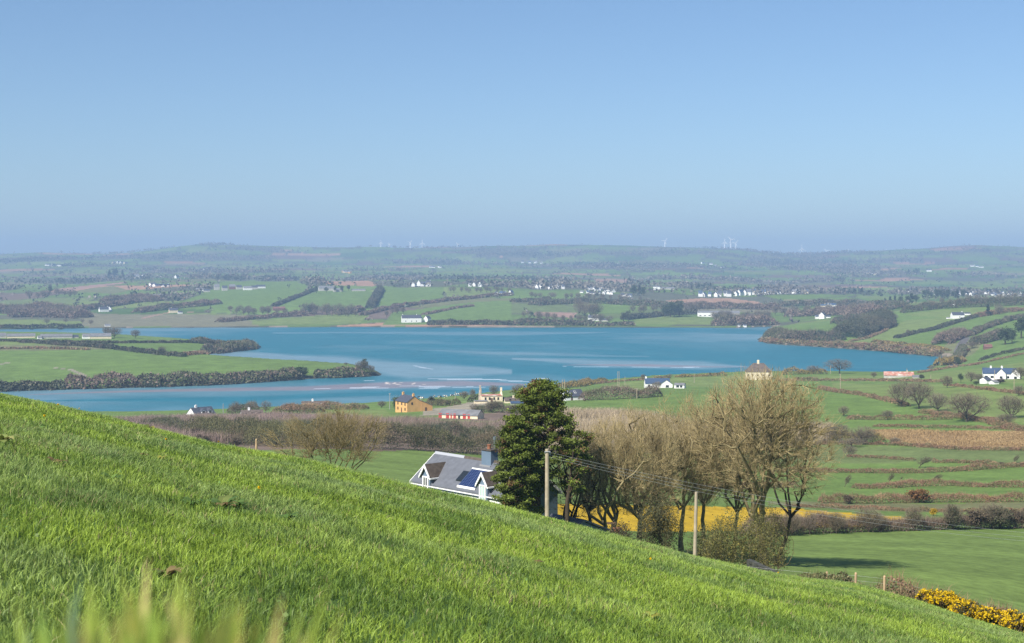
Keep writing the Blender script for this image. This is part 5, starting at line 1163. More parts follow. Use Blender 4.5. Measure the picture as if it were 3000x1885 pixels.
building("garage", 2888, 1124, 34, 18, 5, 40, 'w', 's', "small white gabled garage below the two-gabled bungalow", cat="garage", roofk=.4, dmin=300)
building("garage", 2912, 1126, 26, 11, 5, 30, 'w', 'g', "lower white outhouse right of the gabled garage", cat="garage", roofk=.4, dmin=300)
# headland
building("farmhouse", 2805, 933, 40, 18, 8, 20, 'w', 's', "small white farmhouse on the headland slope", roofk=.45, chim=(.8,), win=[(.2,1,1.2,1.2)])
building("outbuilding", 2834, 923, 18, 7, 5, 10, 'w', 's', "white outbuilding right of the headland farmhouse", cat="outbuilding", roofk=.4)
building("outbuilding", 2780, 934, 16, 4, 3, 8, 'w', 'g', "low white wall shed left of the headland farmhouse", cat="outbuilding", roofk=.3)
building("stone_house", 2580, 944, 42, 22, 9, 3, 'p', 'g', "grey stone house on the headland crest", roofk=.4, win=[(-.7,1,1.2,1.4),(-.2,1,1.2,1.4),(.3,1,1.2,1.4),(.75,1,1.2,1.4),(-.45,4,1,1.2),(.1,4,1,1.2),(.6,4,1,1.2)], chim=(-.9,.9))
building("barn", 2894, 1022, 26, 13, 6, 12, 'r', 'r', "small red roof among trees above the shore road", cat="barn", roofk=.6)
# farm sheds, left
for px, py, w, h, ro, wl, rf, lab in [(62,990,78,12,0,'c','g',"long cream-walled shed, second in the row of farm sheds"), (6,990,24,14,3,'p','g',"grey shed cut by the left edge of the picture"), (165,991,90,12,1,'p','g',"long blue-grey shed in the middle of the farm row"),
     (116,993,14,9,3,'w','g',"small pale blue-grey store between two long sheds"), (252,992,22,14,2,'w','g',"open-fronted shed with white posts"), (295,992,60,15,2,'c','g',"grey-roofed shed with a pale stripe, rightmost of the farm row"), (220,990,20,8,3,'p','s',"dark low shed left of the open-fronted one")]:
    building("farm_shed", px, py, w, h, 14, ro, wl, rf, lab, "shed", "sheds of the peninsula farm", roofk=.55, dmin=1200)
# far shore and beyond
FH = "far white houses"
def far(px, py, w, h, lab, wl='w', rf='s', W=7, rot=8, name="farmhouse", chim=(), cat="house", **kw): return building(name, px, py, w, h, W, rot, wl, rf, lab, cat, kw.pop('group', None), chim=chim, dmin=kw.pop('dmin', 1300), **kw)
far(1205, 945, 48, 18, "big white farm on the far shore", chim=(-.95,.6), win=[(-.6,1.2,1.4,1.4),(0,1.2,1.4,1.4),(.5,1.2,1.4,1.4)], roofk=.4)
far(1228, 944, 16, 17, "white gable end at the right of the big shore farm", rot=70, W=7)
far(1252, 943, 18, 14, "detached white house right of the big shore farm", rot=55)
far(304, 914, 24, 12, "white house with outbuilding on the far left field", chim=(.9,), rot=14)
far(321, 913, 12, 12, "white gabled house right of the far left white house", rot=75)
far(315, 957, 14, 6, "white caravan-like box on the far left shore", rf='g', name="cabin", cat="cabin", W=3)
far(508, 917, 22, 12, "cream house in the trees left of the mud meadow", wl='c', chim=(-.5,))
far(528, 919, 12, 6, "low white shed right of the cream house", cat="shed", name="shed")
far(537, 874, 12, 10, "orange square house on the far left hillside", wl='o')
far(467, 872, 34, 8, "long white shed on the far left hillside", rf='g', W=12, name="barn", cat="barn")
far(817, 910, 30, 9, "dark red barn in the bare trees", wl='r', rf='r', name="barn", cat="barn")
far(956, 852, 40, 11, "grey-white farm shed at the dark clump", wl='p', rf='g', W=14, name="barn", cat="barn")
far(990, 855, 24, 8, "low pale shed right of the grey-white farm shed", wl='p', rf='g', W=10, name="barn", cat="barn")
far(1050, 853, 34, 5, "long low pale wall at the dark clump's right", wl='p', rf='g', name="barn", cat="barn")
far(763, 845, 24, 8, "white house at the left edge of the hill farm field", rot=10)
for i, (px, py, w, h, wl) in enumerate([(635,850,14,14,'p'),(658,852,14,12,'p'),(680,848,16,12,'r'),(700,848,14,10,'p'),(725,850,22,9,'w'),(745,848,16,9,'p'),(585,853,18,7,'w'),(605,856,16,7,'p')]):
    building("farm_building", px, py, w, h, 8, 8, wl, 's' if i % 2 else 'g', {0:"first tall grey block",1:"second tall grey block",2:"reddish block",3:"grey block right of the reddish one",4:"long white block",5:"rightmost grey block",6:"leftmost low white block",7:"low grey block beside the leftmost"}[i]+" in the far left farm terrace", "farm building", "far left farm terrace", dmin=1300)
def strip(n, x0, x1, y0, y1, w, h, desc, seed, wl='w', jy=1.0, group=None, name="house"):
    r = random.Random(seed)
    for i in range(n):
        t = (i+.5)/n; px = x0+(x1-x0)*t+r.uniform(-.3,.3)*(x1-x0)/n; py = y0+(y1-y0)*t+r.uniform(-jy,jy)
        building(name, px, py, w*r.uniform(.75,1.25), h*r.uniform(.8,1.2), 7, r.choice([5,12,60,75,-20,-60]), wl[r.randrange(len(wl))], r.choice('ssgu'), ordn(i)+" house from the left "+desc, "house", group or "houses "+desc, roofk=.48, chim=(.9,) if r.random() < .5 else (), dmin=1300)
strip(5, 1210, 1260, 839, 839, 11, 12, "in the white group on the centre ridge", 1)
strip(3, 1365, 1410, 839, 840, 10, 10, "right of the centre ridge group", 2)
strip(4, 1450, 1500, 866, 864, 12, 9, "on the ridge left of the village", 3)
strip(3, 1560, 1590, 846, 846, 13, 11, "in the left pair group above the village field", 4)
strip(4, 1605, 1655, 847, 848, 11, 10, "in the second group above the village field", 5)
strip(14, 1715, 1800, 842, 858, 9, 7, "in the hazy village centre", 6, jy=7)
strip(8, 1700, 1800, 860, 864, 10, 7, "in the village's lower edge", 7, jy=2)
strip(3, 1820, 1850, 868, 872, 12, 8, "below the village", 8)
far(1923, 850, 16, 10, "tall white block left of the long grey roof", roofk=.2, rot=3)
far(1950, 848, 42, 5, "long grey roof right of the tall white block", rf='g', wl='p', roofk=.5, rot=2, name="factory", cat="factory")
strip(7, 2045, 2145, 870, 869, 13, 13, "in the left half of the white estate", 9)
strip(8, 2150, 2255, 868, 862, 13, 13, "in the middle of the white estate", 10)
strip(7, 2258, 2366, 862, 860, 13, 11, "in the right half of the white estate", 11, wl='wwwc')
far(2070, 928, 44, 14, "long white school-like building above the beach field", rf='g', roofk=.3, rot=3, W=12, name="school", cat="school", win=[(-.7,1,3,1.2),(-.2,1,3,1.2),(.3,1,3,1.2),(.75,1,2,1.2)])
far(2130, 922, 60, 9, "grey-roofed wing right of the school-like building", rf='g', wl='p', roofk=.6, rot=3, W=12, name="school_wing", cat="school")
far(2196, 930, 22, 9, "small white house in the shore wood", rot=10)
far(2022, 920, 24, 7, "low white shed left of the school-like building", rf='g', rot=4, name="shed", cat="shed")
far(1738, 940, 26, 13, "white house with red chimney in the middle shore wood", chim=(-.9,.9), rot=6)
far(1768, 942, 22, 7, "low pale outbuilding beside the middle shore house", wl='p', rot=6, name="outbuilding", cat="outbuilding")
far(2165, 957, 5, 5, "left white boathouse at the far shore's water edge", name="boathouse", cat="boathouse"); far(2182, 957, 9, 5, "right white boathouse at the far shore's water edge", name="boathouse", cat="boathouse")
far(2410, 934, 18, 15, "white gabled villa in the violet wood", rot=70, W=8); far(2396, 934, 14, 9, "low white wing left of the gabled villa", rot=8); far(2426, 932, 12, 6, "low white wing right of the gabled villa", rot=8)
strip(4, 2405, 2450, 900, 898, 12, 8, "in the pale row over the violet wood", 12, wl='wc')
strip(3, 2525, 2555, 905, 905, 12, 9, "among trees left of the grey stone house", 13, wl='wp')
strip(3, 2745, 2775, 866, 864, 14, 8, "at the left end of the long white building", 14)
far(2808, 864, 40, 7, "long white building near the right edge", rf='g', roofk=.3, rot=3, name="factory", cat="factory")
strip(3, 2835, 2860, 866, 866, 12, 9, "at the right end of the long white building", 15)
far(2760, 895, 16, 9, "white house above the headland's fields", rot=60, chim=(.8,)); far(2797, 894, 10, 7, "second white house above the headland's fields", rot=60)
strip(26, 2885, 2999, 862, 874, 9, 7, "in the hazy town at the right edge", 16, jy=7, wl='wwwp')
far(2664, 856, 14, 8, "isolated white house on the hazy plain at right", rot=50)
strip(3, 130, 190, 778, 780, 12, 5, "in the hazy group high on the far left", 17)
strip(4, 330, 375, 772, 774, 10, 5, "in the hazy row high at left", 18, wl='wc')
strip(4, 385, 425, 813, 814, 9, 6, "in the hazy trees at left", 19)
strip(3, 430, 500, 838, 840, 18, 7, "in the pale cluster left of the farm terrace", 20)
strip(4, 585, 625, 794, 788, 11, 5, "in the hazy row at upper left", 21); far(518, 816, 12, 8, "hazy white house left of centre", rot=60)
strip(4, 1000, 1030, 800, 801, 9, 6, "in the small orange hazy group", 22, wl='oc')
strip(4, 1255, 1300, 783, 786, 9, 4, "in the hazy specks above the centre ridge", 23, wl='w')
strip(4, 1520, 1590, 770, 774, 8, 5, "in the high hazy group right of centre", 24)
strip(4, 2050, 2130, 770, 788, 8, 5, "in the hazy group high above the estate", 25)
strip(4, 2530, 2565, 800, 806, 8, 5, "in the hazy group over the violet wood", 26, wl='wc'); far(2722, 796, 12, 6, "hazy white house high at right", rot=8)
strip(3, 2840, 2880, 780, 786, 9, 5, "in the hazy group high at right", 27)

# ------------------------------------------------------------ the near house
def ray_pt(px, d): return Vector(((px-UH)/F*d, d, 0))
RL = Vector((-6.9, 128.5, 0)); RR_ = Vector((2.0, 118.7, 0)); HC = (RL+RR_)/2; Lh = (RR_-RL).length; e_ = (RR_-RL).normalized(); n_ = Vector((e_.y, -e_.x, 0)) ; n_ = n_ if n_.y < 0 else -n_
ang_h = math.atan2(e_.y, e_.x); HZ = hgt(HC.x, HC.y); ZR = EYE-17.0-HZ; W2 = 2.93; RH = 2.3; ZE = ZR-RH; kk = RH/W2
house = empty("house", (HC.x, HC.y, HZ), ang_h); tag(house, "slate-grey roofed house with solar panels behind the grassy crest", "house")
M_h_roof = mat("weathered_slates", (.115,.122,.140), rough=.6, spec=.35, nscale=2.2, nvar=.14, bump=.25, bscale=9)
M_h_wall = mat("blue_grey_render", (.125,.175,.235), rough=.85, nscale=1, nvar=.08)
M_wood_w = mat("white_woodwork", (.80,.79,.76), rough=.5, spec=.3)
M_terra = mat("terracotta", (.27,.115,.065), rough=.85, nscale=4, nvar=.25)
M_ridge = mat("ridge_tile", (.32,.33,.36), rough=.7); M_darktile = mat("dark_brown_tile", (.085,.068,.055), rough=.75, nscale=3, nvar=.3)
M_lead = mat("lead_flashing", (.30,.30,.31), rough=.5, metal=.2); M_steel = mat("flue_steel", (.45,.46,.48), rough=.3, metal=.9)
M_curt = mat("pale_green_curtain", (.35,.50,.45), rough=.8)
# solar panel glass with a grid of cells
M_pv = mat("solar_glass", (.012,.022,.075), rough=.10, spec=.8); M_pvl = mat("cell_line", (.07,.10,.19), rough=.3)
m = MB().prism([(-W2+.2,-1.5),(W2-.2,-1.5),(W2-.2,ZE+.12),(0,ZR-.06),(-W2+.2,ZE+.12)], -Lh/2+.15, Lh/2-.15).build("wall", M_h_wall, house)
t = .12
rf = MB().prism([(-W2,ZE),(0,ZR),(W2,ZE),(W2,ZE+t),(0,ZR+t),(-W2,ZE+t)], -Lh/2-.12, Lh/2+.12).build("roof", M_h_roof, house)
MB().prism([(-.14,ZR+.02),(.14,ZR+.02),(0,ZR+t+.12)], -Lh/2-.14, -Lh/2+4.0).build("ridge_tiles", M_ridge, rf)
MB().prism([(-.14,ZR+.02),(.14,ZR+.02),(0,ZR+t+.11)], -Lh/2+4.02, Lh/2+.14).build("ridge_tiles", M_darktile, rf)
for sx in (-1, 1):
    for sy in (-1, 1):
        x0 = sx*(Lh/2+.13); x1 = sx*(Lh/2+.19); a, b = min(x0,x1), max(x0,x1)
        MB().prism([(0,ZR-.14),(0,ZR+t+.02),(sy*(W2+.03),ZE+t+.02),(sy*(W2+.03),ZE-.12)], a, b).build("bargeboard", M_wood_w, house)
MB().box(-Lh/2-.05, Lh/2+.05, -W2-.12, -W2-.01, ZE-.10, ZE-.02).build("gutter", M_wood_w, house); MB().box(-Lh/2-.05, Lh/2+.05, W2+.01, W2+.14, ZE-.13, ZE+.0).build("gutter", M_wood_w, house)
MB().box(-Lh/2+.1, Lh/2-.1, -W2+.12, -W2+.19, ZE-.50, ZE-.30).build("fascia_band", M_wood_w, house)
def loc_on_roof(px, py, lift=0.0):
    """local coordinates on the front roof plane seen at (px, py)"""
    d = Vector(((px-UH)/F, 1, -(py-YH)/F)); o = Vector((0,0,EYE)); R = Matrix.Rotation(-ang_h, 3, 'Z')
    ol = R @ (o-Vector((HC.x,HC.y,HZ))); dl = R @ d; # plane z = ZR + t + lift + kk*y (y<0)
    s = (ZR+t+lift + kk*ol.y - ol.z)/(dl.z - kk*dl.y); return ol+dl*s
def loc_on_y(px, py, y):
    d = Vector(((px-UH)/F, 1, -(py-YH)/F)); o = Vector((0,0,EYE)); R = Matrix.Rotation(-ang_h, 3, 'Z'); ol = R @ (o-Vector((HC.x,HC.y,HZ))); dl = R @ d; s = (y-ol.y)/dl.y; return ol+dl*s
zr = lambda y: ZR+t+kk*y
# chimney
cx_ = loc_on_y(1435, 1340, 0).x; dch = .5
ch = MB().box(cx_-.62, cx_+.62, -.42, .42, ZR-.7, ZR+1.05).build("chimney", M_h_wall, rf); MB().box(cx_-.70, cx_+.70, -.50, .50, ZR+1.05, ZR+1.11).box(cx_-.6,cx_+.6,-.4,.4,ZR+1.11,ZR+1.15).build("chimney_cap", M_darktile, house)
MB().box(cx_-.70, cx_+.70, -.60, .50, ZR-.45, ZR-.22).build("flashing", M_lead, house)
MB().cyl((cx_-.1,0,ZR+1.15), (cx_-.1,0,ZR+1.52), .17, .14, 12).cyl((cx_-.1,0,ZR+1.46),(cx_-.1,0,ZR+1.54),.19,.19,12).build("chimney_pot", M_terra, house)
MB().cyl((cx_+.52,.1,ZR+1.16), (cx_+.52,.1,ZR+2.0), .085, .085, 12).cyl((cx_+.52,.1,ZR+2.0),(cx_+.52,.1,ZR+2.25),.14,.12,12).build("flue", M_steel, house)
# dormers
def dormer(apx, apy, hw2, zw0, zw1, yface=-3.0, curt=False):
    A = loc_on_y(apx, apy, yface); x0 = A.x; za = A.z; ze = za-.86; yb = (za-ZR-t)/kk+.25; o = .2
    d_ = MB().prism([(x0-hw2,ZE-1.3),(x0+hw2,ZE-1.3),(x0+hw2,ze),(x0,za-.1),(x0-hw2,ze)], yface, yb-.2, 'y').build("dormer", M_h_wall, house)
    k2 = (za-ze)/hw2
    MB().prism([(x0-hw2-o,ze-.14*k2),(x0,za),(x0+hw2+.14,ze-.14*k2),(x0+hw2+.14,ze-.14*k2+.10),(x0,za+.12),(x0-hw2-o,ze-.14*k2+.10)], yface-.16, yb+.3, 'y').build("dormer_roof", M_darktile, d_)
    m = MB()
    for sx in (-1, 1): m.prism([(x0,za-.15),(x0,za+.15),(x0+sx*(hw2+.14+.04),ze-.14*k2+.12),(x0+sx*(hw2+.14+.04),ze-.14*k2-.09)][::sx], yface-.25, yface-.17, 'y')
    m.build("bargeboard", M_wood_w, d_)
    for sx in (-1, 1): MB().box(x0+sx*(hw2+.14+.08)-.06, x0+sx*(hw2+.14+.08)+.06, yface-.2, yb-.6, ze-.14*k2-.10, ze-.14*k2+.02).build("gutter", M_wood_w, d_)
    ww = hw2*.74; f = MB(); y0, y1 = yface-.10, yface-.01; zt_ = ze-.10; zb_ = ZE-1.25
    f.box(x0-ww, x0-ww+.16, y0, y1, zb_, zt_).box(x0+ww-.16, x0+ww, y0, y1, zb_, zt_).box(x0-ww+.16, x0+ww-.16, y0, y1, zt_-.10, zt_).box(x0-ww+.16, x0+ww-.16, y0, y1, zb_, zb_+.1).box(x0-.04, x0+.04, y0, y1, zb_+.1, zt_-.1).build("window_frame", M_wood_w, d_)
    MB().box(x0-ww+.16, x0+ww-.16, yface-.045, yface-.02, zb_+.1, zt_-.1).build("window_pane", M_curt if curt else M_glass, d_)
    return x0
dormer(1248, 1364, .56, 0, 0); dormer(1415, 1388, .56, 0, 0, curt=True)
# solar panels on rails
def slab(c4, z0, z1, name, mt, parent):
    c = [loc_on_roof(px, py, z0) for px, py in c4]; xs = [(c[0].x+c[3].x)/2, (c[1].x+c[2].x)/2]; ys = [(c[2].y+c[3].y)/2, (c[0].y+c[1].y)/2]
    return xs, ys
P_ = [loc_on_roof(*q, .1) for q in [(1386,1375),(1432,1383),(1392,1431),(1340,1423)]]
x0 = (P_[0].x+P_[3].x)/2; x1 = (P_[1].x+P_[2].x)/2; y1 = (P_[0].y+P_[1].y)/2; y0 = (P_[2].y+P_[3].y)/2
def tilt(xa, xb, ya, yb, l0, l1): return [(xa,ya,zr(ya)+l0),(xb,ya,zr(ya)+l0),(xb,yb,zr(yb)+l0),(xa,yb,zr(yb)+l0),(xa,ya,zr(ya)+l1),(xb,ya,zr(ya)+l1),(xb,yb,zr(yb)+l1),(xa,yb,zr(yb)+l1)]
pv = MB().hexa(tilt(x0,x1,y0,y1,.06,.12)).build("solar_panel", M_pv, house)
m = MB(); nx, ny = 8, 12
for i in range(nx+1): xx = x0+(x1-x0)*i/nx; m.hexa(tilt(xx-.012 if i%4 else xx-.025, xx+.012 if i%4 else xx+.025, y0, y1, .121, .126))
for j in range(1, ny): yy = y0+(y1-y0)*j/ny; m.hexa(tilt(x0, x1, yy-.008, yy+.008, .127, .131))
m.build("cell_grid", M_pvl, pv)
m = MB().hexa(tilt(x0-.08,x1+.08,y0-.10,y0-.01,.03,.15)).hexa(tilt(x0-.08,x1+.9,y1+.01,y1+.09,.03,.15)).build("panel_frame", M_wood_w, pv)
q = loc_on_roof(1358, 1393, .1); MB().hexa(tilt(q.x-.45,q.x+.45,q.y-.5,q.y+.4,.02,.12)).build("skylight", M_glass, house)
# dark single-storey annexe roof on the right
R3 = Matrix.Rotation(-ang_h, 3, 'Z'); A3 = R3 @ (Vector((4.6, 112.5, 0))-Vector((HC.x,HC.y,0)))
an = MB().prism([(A3.y-2.6,-2),(A3.y+2.6,-2),(A3.y+2.6,EYE-21.1-HZ),(A3.y,EYE-20.1-HZ),(A3.y-2.6,EYE-21.1-HZ)], A3.x-1.8, A3.x+1.6).build("annexe", M_h_wall, house)
MB().prism([(A3.y-2.8,EYE-21.15-HZ),(A3.y,EYE-20.05-HZ),(A3.y+2.8,EYE-21.15-HZ),(A3.y+2.8,EYE-21.0-HZ),(A3.y,EYE-19.9-HZ),(A3.y-2.8,EYE-21.0-HZ)], A3.x-2.0, A3.x+1.8).build("annexe_roof", M_h_roof, an)
# ------------------------------------------------------------ poles and wires
M_pole = mat("weathered_pole", (.36,.30,.21), rough=.85, nscale=3, nvar=.2); M_wire = mat("wire", (.5,.5,.49), rough=.5, metal=.3)
M_ins = mat("insulator", (.30,.31,.33), rough=.3); M_conc = mat("grey_pole", (.30,.29,.27), rough=.8)
def pole(px, d, ytop, r, label, cross=None, group="utility poles", mt=None, lean=0.0, name="utility_pole"):
    x = (px-UH)/F*d; z0 = hgt(x, d); H = EYE-(ytop-YH)/F*d-z0; e = empty(name, (x, d, z0)); tag(e, label, "pole", group)
    MB().cyl((-lean,0,-.8), (0,0,H), r*1.15, r*.86, 14).build("post", mt or M_pole, e)
    if cross:
        MB().box(-cross, cross, -.06, .06, H-.42, H-.30).build("crossarm", M_conc, e)
        for s in (-1, 0, 1) if cross > .4 else (-1, 1): MB().cyl((s*cross*.9,0,H-.30), (s*cross*.9,0,H-.14), .05, .03).build("insulator", M_ins, e)
    return e, H, z0
p1, H1, z1 = pole(1603, 90, 1316, .145, "tall pale utility pole in front of the conifer, wires running right from its top", None)
for s in (-1, 0, 1): MB().cyl((s*.02-.16,-.05+s*.1,H1-.25-s*.09), (s*.02+.22,-.05+s*.1,H1-.25-s*.09), .03, .03).build("insulator", M_ins, p1)
pole(2040, 74, 1442, .095, "shorter leaning pole standing among the bare trees", None, lean=.12)
def wire(a, b, sag, r, label, n=40):
    t = np.linspace(0, 1, n)[None, :, None]; P = np.array(a)*(1-t)+np.array(b)*t; P[..., 2] -= 4*sag*(t*(1-t))[..., 0]
    V, Q = tubes(P, np.full((1, n), r), 5); g = Geo(); g.add(V, Q); return tag(obj("power_line", g.mesh("power_line", True), M_wire), label, "wire", "wires running right from the tall pole")
for k, (lab, dz, ex) in enumerate([("upper wire of those running right from the tall pole", 0, (3400,1588)), ("middle wire running right from the tall pole", -.16, (3400,1598)), ("lowest wire running right from the tall pole", -.30, (3400,1606))]):
    wire(((1607-UH)/F*90, 90, z1+H1-.2+dz), ((ex[0]-UH)/F*112, 112, EYE-(ex[1]-YH)/F*112), 1.05+.12*k, .0075, lab)
for px, yb, yt, lab in [(654,1224,1183,"pale pole right of the white dormer cottage"), (1142,1200,1152,"thin dark pole left of the orange house"), (1334,1176,1148,"short pale pole in the cow field"), (1648,1160,1112,"left one of two thin poles above the skylight cottage"), (1654,1158,1112,"right one of two thin poles above the skylight cottage"),
     (1810,1140,1088,"left one of the pair of tall thin poles in the waterside field"), (1814,1139,1088,"right one of the pair of tall thin poles in the waterside field"), (1831,1129,1104,"shorter yellowish pole right of the tall pair"), (1866,1168,1138,"pole with a small box in front of the dark hedge"),
     (2034,1122,1095,"thin pole in the waterside field right of the bungalow"), (2171,1110,1065,"pale pole left of the pale villa"), (2462,1151,1096,"grey pole with a transformer right of the tallest tree"), (2433,1096,1070,"little white mast on the shore"), (2657,1112,1080,"pole in front of the pink barn"),
     (2727,1111,1098,"short pale post in the field right of the pink barn"), (2971,1145,1108,"pole at the right edge below the two-gabled bungalow"), (2914,1118,1085,"thin reddish mast in front of the two-gabled bungalow"), (1160+250,1172,1138,"thin grey pole left of the cream ruin")]:
    p = at(px, yb, 300); pole(px, p.y, yt, .15, lab, .5 if px in (1142,2462,1866) else None, "thin poles around the bay", M_pole if px not in (654,1142) else M_conc)

# ------------------------------------------------------------ fences
M_fence = mat("sawn_post", (.42,.30,.17), rough=.85, nscale=5, nvar=.2)
FPp = []
for px, d, yt, lab in [(2421,64,1676,"left one of the three fence posts at the field's lower edge"), (2506,63,1679,"middle one of the three fence posts at the field's lower edge"), (2590,63,1688,"right fence post, where the brambles begin"), (750,74,1287,"single short post on the left crest beside the thicket tree"), (1565,66,1640,"small weathered stake in the centre of the slope")][:4]:
    x = (px-UH)/F*d; z0 = hgt(x, d); H = EYE-(yt-YH)/F*d-z0; m = MB().cyl((0,0,-.4), (.02,0,H-.02), .062, .055, 9).cyl((.02,0,H-.02),(.02,0,H+.02),.055,.03,9)
    o = m.build("fence_post", M_fence); o.location = (x, d, z0); tag(o, lab, "post", "wooden fence posts"); FPp.append(Vector((x, d, z0+H)))
for i, dz in enumerate((.12, .34)):
    t = []; pts = [FPp[0]+Vector((-6,1.5,.3)), FPp[0], FPp[1], FPp[2], FPp[2]+Vector((5.5,1,-1.6))]
    P = np.array([[q.x, q.y, q.z-dz] for q in pts])[None]; V, Q = tubes(P, np.full((1,5), .0035), 4); g = Geo(); g.add(V, Q)
    tag(obj("fence_wire", g.mesh("fence_wire"), M_wire), ("upper" if i == 0 else "lower")+" wire strung along the fence posts", "wire", "fence wires")
# stake with a red top by the gorse
x, d = (2706-UH)/F*56, 56; z0 = hgt(x, d); e = empty("stake", (x, d, z0)); tag(e, "thin stake with a red cap left of the gorse", "stake")
zt_ = EYE-(1742-YH)/F*56-z0; MB().cyl((0,0,-.3),(0,0,zt_),.025).build("post", M_fence, e); MB().cyl((0,0,zt_),(0,0,zt_+.12),.06,.05).build("cap", M_red, e)
# dark stone wall end
def stone_wall():
    rng = np.random.default_rng(8); m = MB(); A = atd(2195, 84); B = atd(2285, 80); L = (B-A).length; z = 0
    for row_ in range(5):
        x = -.2+rng.random()*.2
        while x < L:
            w = .22+.3*rng.random(); h = .17; y = rng.random()*.08; m.box(x, min(x+w-.02, L+.1), -.10-y, .10+y, row_*h-.2, row_*h+h-.02-.2+rng.random()*.02); x += w
    e = m.build("stone_wall", mat("dark_mossy_stone", (.06,.06,.05), rough=.95, nscale=3, nvar=.4, bump=.6, bscale=12)); zt = EYE-(1644-YH)/F*82
    e.location = (A.x, A.y, zt-.95); e.rotation_euler = (0, 0, math.atan2(B.y-A.y, B.x-A.x)); tag(e, "short dark mossy stone wall under the broad thorn bush", "wall")
stone_wall()
# bird table, terracotta pot in the garden
p = Vector(((1792-UH)/F*108, 108, 0)); p.z = hgt(p.x, p.y); zt_ = EYE-(1534-YH)/F*108-p.z; e = empty("bird_table", p); tag(e, "brown bird table under the split-trunk tree", "bird table")
MB().cyl((0,0,-.3),(0,0,zt_),.04).build("post", M_brown, e); MB().box(-.36,.36,-.25,.25,zt_-.02,zt_+.03).build("tray", M_brown, e); MB().box(-.36,.36,-.03,.03,zt_+.03,zt_+.10).build("rim", M_brown, e)
p = Vector(((1808-UH)/F*107, 107, 0)); p.z = EYE-(1562-YH)/F*107; o = MB().cyl((0,0,0),(0,0,.34),.20,.30,14).cyl((0,0,.34),(0,0,.40),.33,.33,14).build("plant_pot", M_terra); o.location = p; tag(o, "terracotta pot beside the bird table", "pot")

# ------------------------------------------------------------ palm by the orange house
p = at(1263, 1192, 300); e = empty("palm_tree", p); tag(e, "small palm right of the orange house", "tree"); rng = np.random.default_rng(2)
MB().cyl((0,0,-.3),(.1,0,3.0),.22,.15,8).build("trunk", M_brown, e)
g = Geo(); n = 120; a = rng.random(n)*6.28; el = rng.random(n)*1.9-.5; dv = np.stack([np.cos(a)*np.cos(el), np.sin(a)*np.cos(el), np.sin(el)], -1)
P0 = np.zeros((n,3))+np.array([.1,0,3.2]); P1 = P0+dv*1.7; Pc = curve_paths(P0, P1, np.tile([0,0,.12], (n,1)), 4, rng, .01); V, Q = tubes(Pc, np.array([[.07,.09,.06,.01]])*np.ones((n,1)), 3); g.add(V, Q, C=np.array((.06,.07,.035))); obj("crown", g.mesh("crown"), M_leaf, e)

# ------------------------------------------------------------ blue car by the orange house
p = at(1212, 1206, 300); car = empty("parked_car", p+Vector((0,-1.2,0)), .1); tag(car, "small blue car parked in front of the orange house", "car")
M_car = mat("blue_car_paint", (.03,.12,.32), rough=.25, spec=.6); M_tyre = mat("tyre", (.02,.02,.02), rough=.9)
MB().prism([(-.8,.3),(.8,.3),(.84,.75),(.8,.88),(-.8,.88),(-.84,.75)], -1.95, 1.95).prism([(-.74,.88),(.74,.88),(.60,1.38),(-.60,1.38)], -1.1, 1.2).build("body", M_car, car)
MB().prism([(-.76,.93),(.76,.93),(.64,1.32),(-.64,1.32)], -.95, 1.05).build("window", M_glass, car)
for sx in (-1.2, 1.25):
    for sy in (-.8, .8): MB().cyl((sx,sy-.1,.32),(sx,sy+.1,.32),.32,.32,12).build("wheel", M_tyre, car)

# ------------------------------------------------------------ cows
M_cow = bpy.data.materials.new("cow_hide"); M_cow.use_nodes = True; nt = M_cow.node_tree; b = nt.nodes["Principled BSDF"]; b.inputs['Roughness'].default_value = .8
tc = nt.nodes.new("ShaderNodeTexCoord"); oi = nt.nodes.new("ShaderNodeObjectInfo"); va = nt.nodes.new("ShaderNodeVectorMath"); va.operation = 'ADD'; nz_ = nt.nodes.new("ShaderNodeTexNoise"); nz_.inputs['Scale'].default_value = 1.1; nz_.inputs['Detail'].default_value = 1
cr_ = nt.nodes.new("ShaderNodeValToRGB"); cr_.color_ramp.interpolation = 'CONSTANT'; cr_.color_ramp.elements[0].color = (.015,.013,.012,1); cr_.color_ramp.elements[1].position = .52; cr_.color_ramp.elements[1].color = (.75,.72,.66,1)
ml = nt.nodes.new("ShaderNodeMath"); ml.operation = 'MULTIPLY'; ml.inputs[1].default_value = 37; nt.links.new(oi.outputs['Random'], ml.inputs[0]); nt.links.new(tc.outputs['Object'], va.inputs[0]); nt.links.new(ml.outputs[0], va.inputs[1]); nt.links.new(va.outputs[0], nz_.inputs['Vector']); nt.links.new(nz_.outputs[0], cr_.inputs[0]); nt.links.new(cr_.outputs[0], b.inputs['Base Color'])
